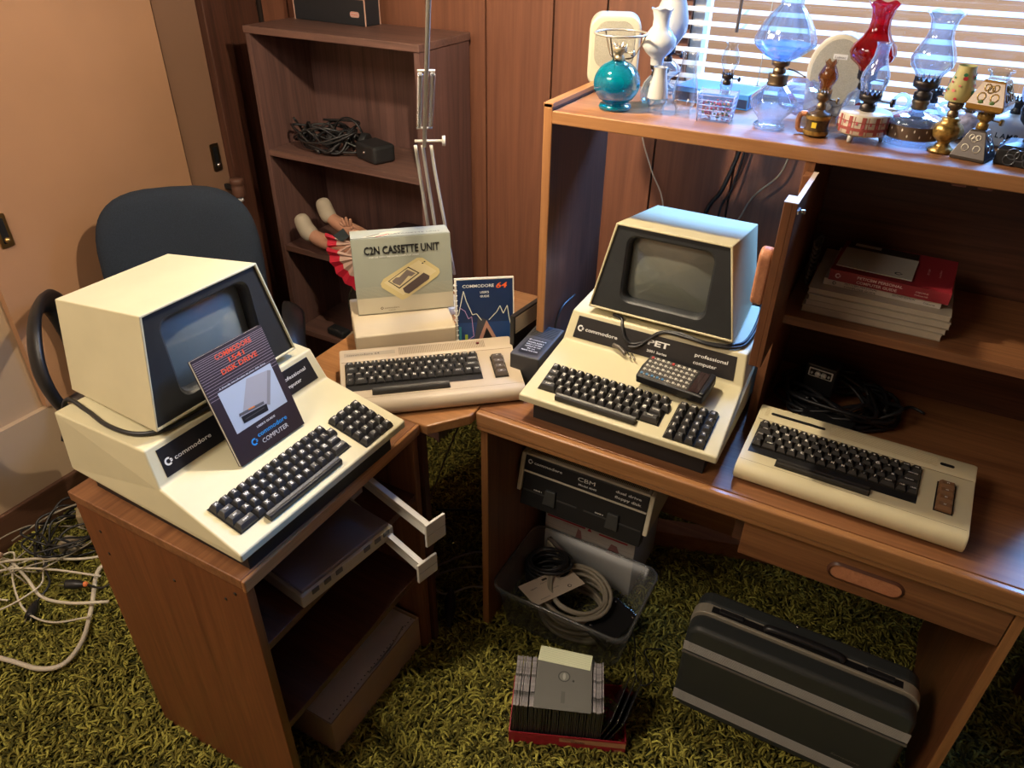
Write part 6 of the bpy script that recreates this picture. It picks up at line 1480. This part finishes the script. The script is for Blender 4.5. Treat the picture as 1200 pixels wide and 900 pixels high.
# head with face and hair
mb = MB(); mb.ball(D(-1.315, 1.84, .722), .042, 14, 0, 1.1, .95, 1.0); mb.ball(D(-1.315, 1.838, .766), .006, 6); 
hd_ = mb.build('head', SKIN, t)
mb = MB(); mb.ball(D(-1.298, 1.84, .712), .046, 14, 0, 1.0, 1.05, .95); mb.build('hair', plain('doll_hair', (.08, .04, .02), .7), t)
mb = MB()
for dy in (-.014, .014): mb.ball(D(-1.318, 1.84+dy, .760), .005, 6)
mb.build('eye', BLACK, hd_); mb = MB(); mb.ball(D(-1.335, 1.84, .757), .006, 6, 0, .5, 1.4, .5); mb.build('mouth', plain('doll_lips', (.5, .06, .06), .4), hd_)
# dress: bodice + two pleated tiers spilling over the shelf edge
REDC = plain('dress_red', (.62, .02, .05), .55); PNK = plain('dress_cream', (.66, .45, .36), .6)
mb = MB(); mb.X = Matrix.Translation(D(-1.44, 1.82, .713)) @ rot('Y', PI/2) ; mb.lathe([(.040, -.08), (.043, -.02), (.041, .05), (.025, .075)], 20, caps=False); mb.build('bodice', plain('dress_dark_red', (.30, .02, .06), .6), t)
def tier(c, r0, r1, a0, a1, npl, name, tilt):
    mb = MB(); v = []; f = []; K = npl*4
    for i in range(K+1):
        a = a0+(a1-a0)*i/K; w = .0045*math.sin(i*PI/2)
        for (r, k) in ((r0, .3), (r1*.45, .8), (r1*.66, 1), (r1, 1.1)):
            v.append((r*math.cos(a), -w*k-.012*(r-r0)/(r1-r0), r*math.sin(a)))
    for i in range(K):
        for j in range(3): f.append((i*4+j, (i+1)*4+j, (i+1)*4+j+1, i*4+j+1))
    mb.X = Matrix.Translation(D(*c)) @ rot('X', tilt); b = len(mb.m); mb.add(v, f)
    for i in range(K):
        for j in range(3): mb.m[b+i*3+j] = 0 if (j >= 2) else 1
    o = mb.build(name, [REDC, PNK], t); s = o.modifiers.new('solid', 'SOLIDIFY'); s.thickness = .0015
tier((-1.515, 1.755, .738), .014, .110, math.radians(168), math.radians(262), 5, 'skirt_tier', .12)
tier((-1.495, 1.748, .695), .014, .125, math.radians(172), math.radians(272), 5, 'skirt_tier', .08)
mb = MB(); mb.add([D(-1.61, 1.745, .742), D(-1.545, 1.742, .790), D(-1.525, 1.745, .765), D(-1.555, 1.745, .742)], [(0, 1, 2, 3)]); o = mb.build('apron_corner', plain('apron_grey', (.06, .08, .09), .6), t); s = o.modifiers.new('solid', 'SOLIDIFY'); s.thickness = .002
# ------------------------------------------------------------ light
def light(name, kind, loc, energy, color, size=None, rotation=None, **k):
    l = bpy.data.lights.new(name, kind); l.energy = energy; l.color = color
    if kind == 'POINT': l.shadow_soft_size = size or .03
    if kind == 'AREA': l.shape = 'RECTANGLE'; l.size = size[0]; l.size_y = size[1]
    if kind == 'SPOT': l.shadow_soft_size = size or .03; l.spot_size = k.get('cone', 2.6); l.spot_blend = .5
    o = bpy.data.objects.new(name, l); COL.objects.link(o); o.location = loc
    if rotation: o.rotation_euler = rotation
    return o
light('lamp_bulb_light', 'POINT', (LL.x, LL.y, LL.z-.016), 44, (1, .82, .58), .022)
light('ceiling_fill_light', 'AREA', (-1.3, -.3, 2.38), 33, (1, .84, .66), (.9, .9))  # added warm fill from overhead, no fixture belongs to it
w = bpy.data.worlds.new('sky'); sc.world = w; w.use_nodes = True
bg = w.node_tree.nodes['Background']; bg.inputs[0].default_value = (.42, .66, 1, 1); bg.inputs[1].default_value = 6.5
light('window_daylight', 'AREA', (.3, 3.35, 3.05), 700, (.16, .42, 1), (2.4, .8), (math.radians(-46), 0, 0))
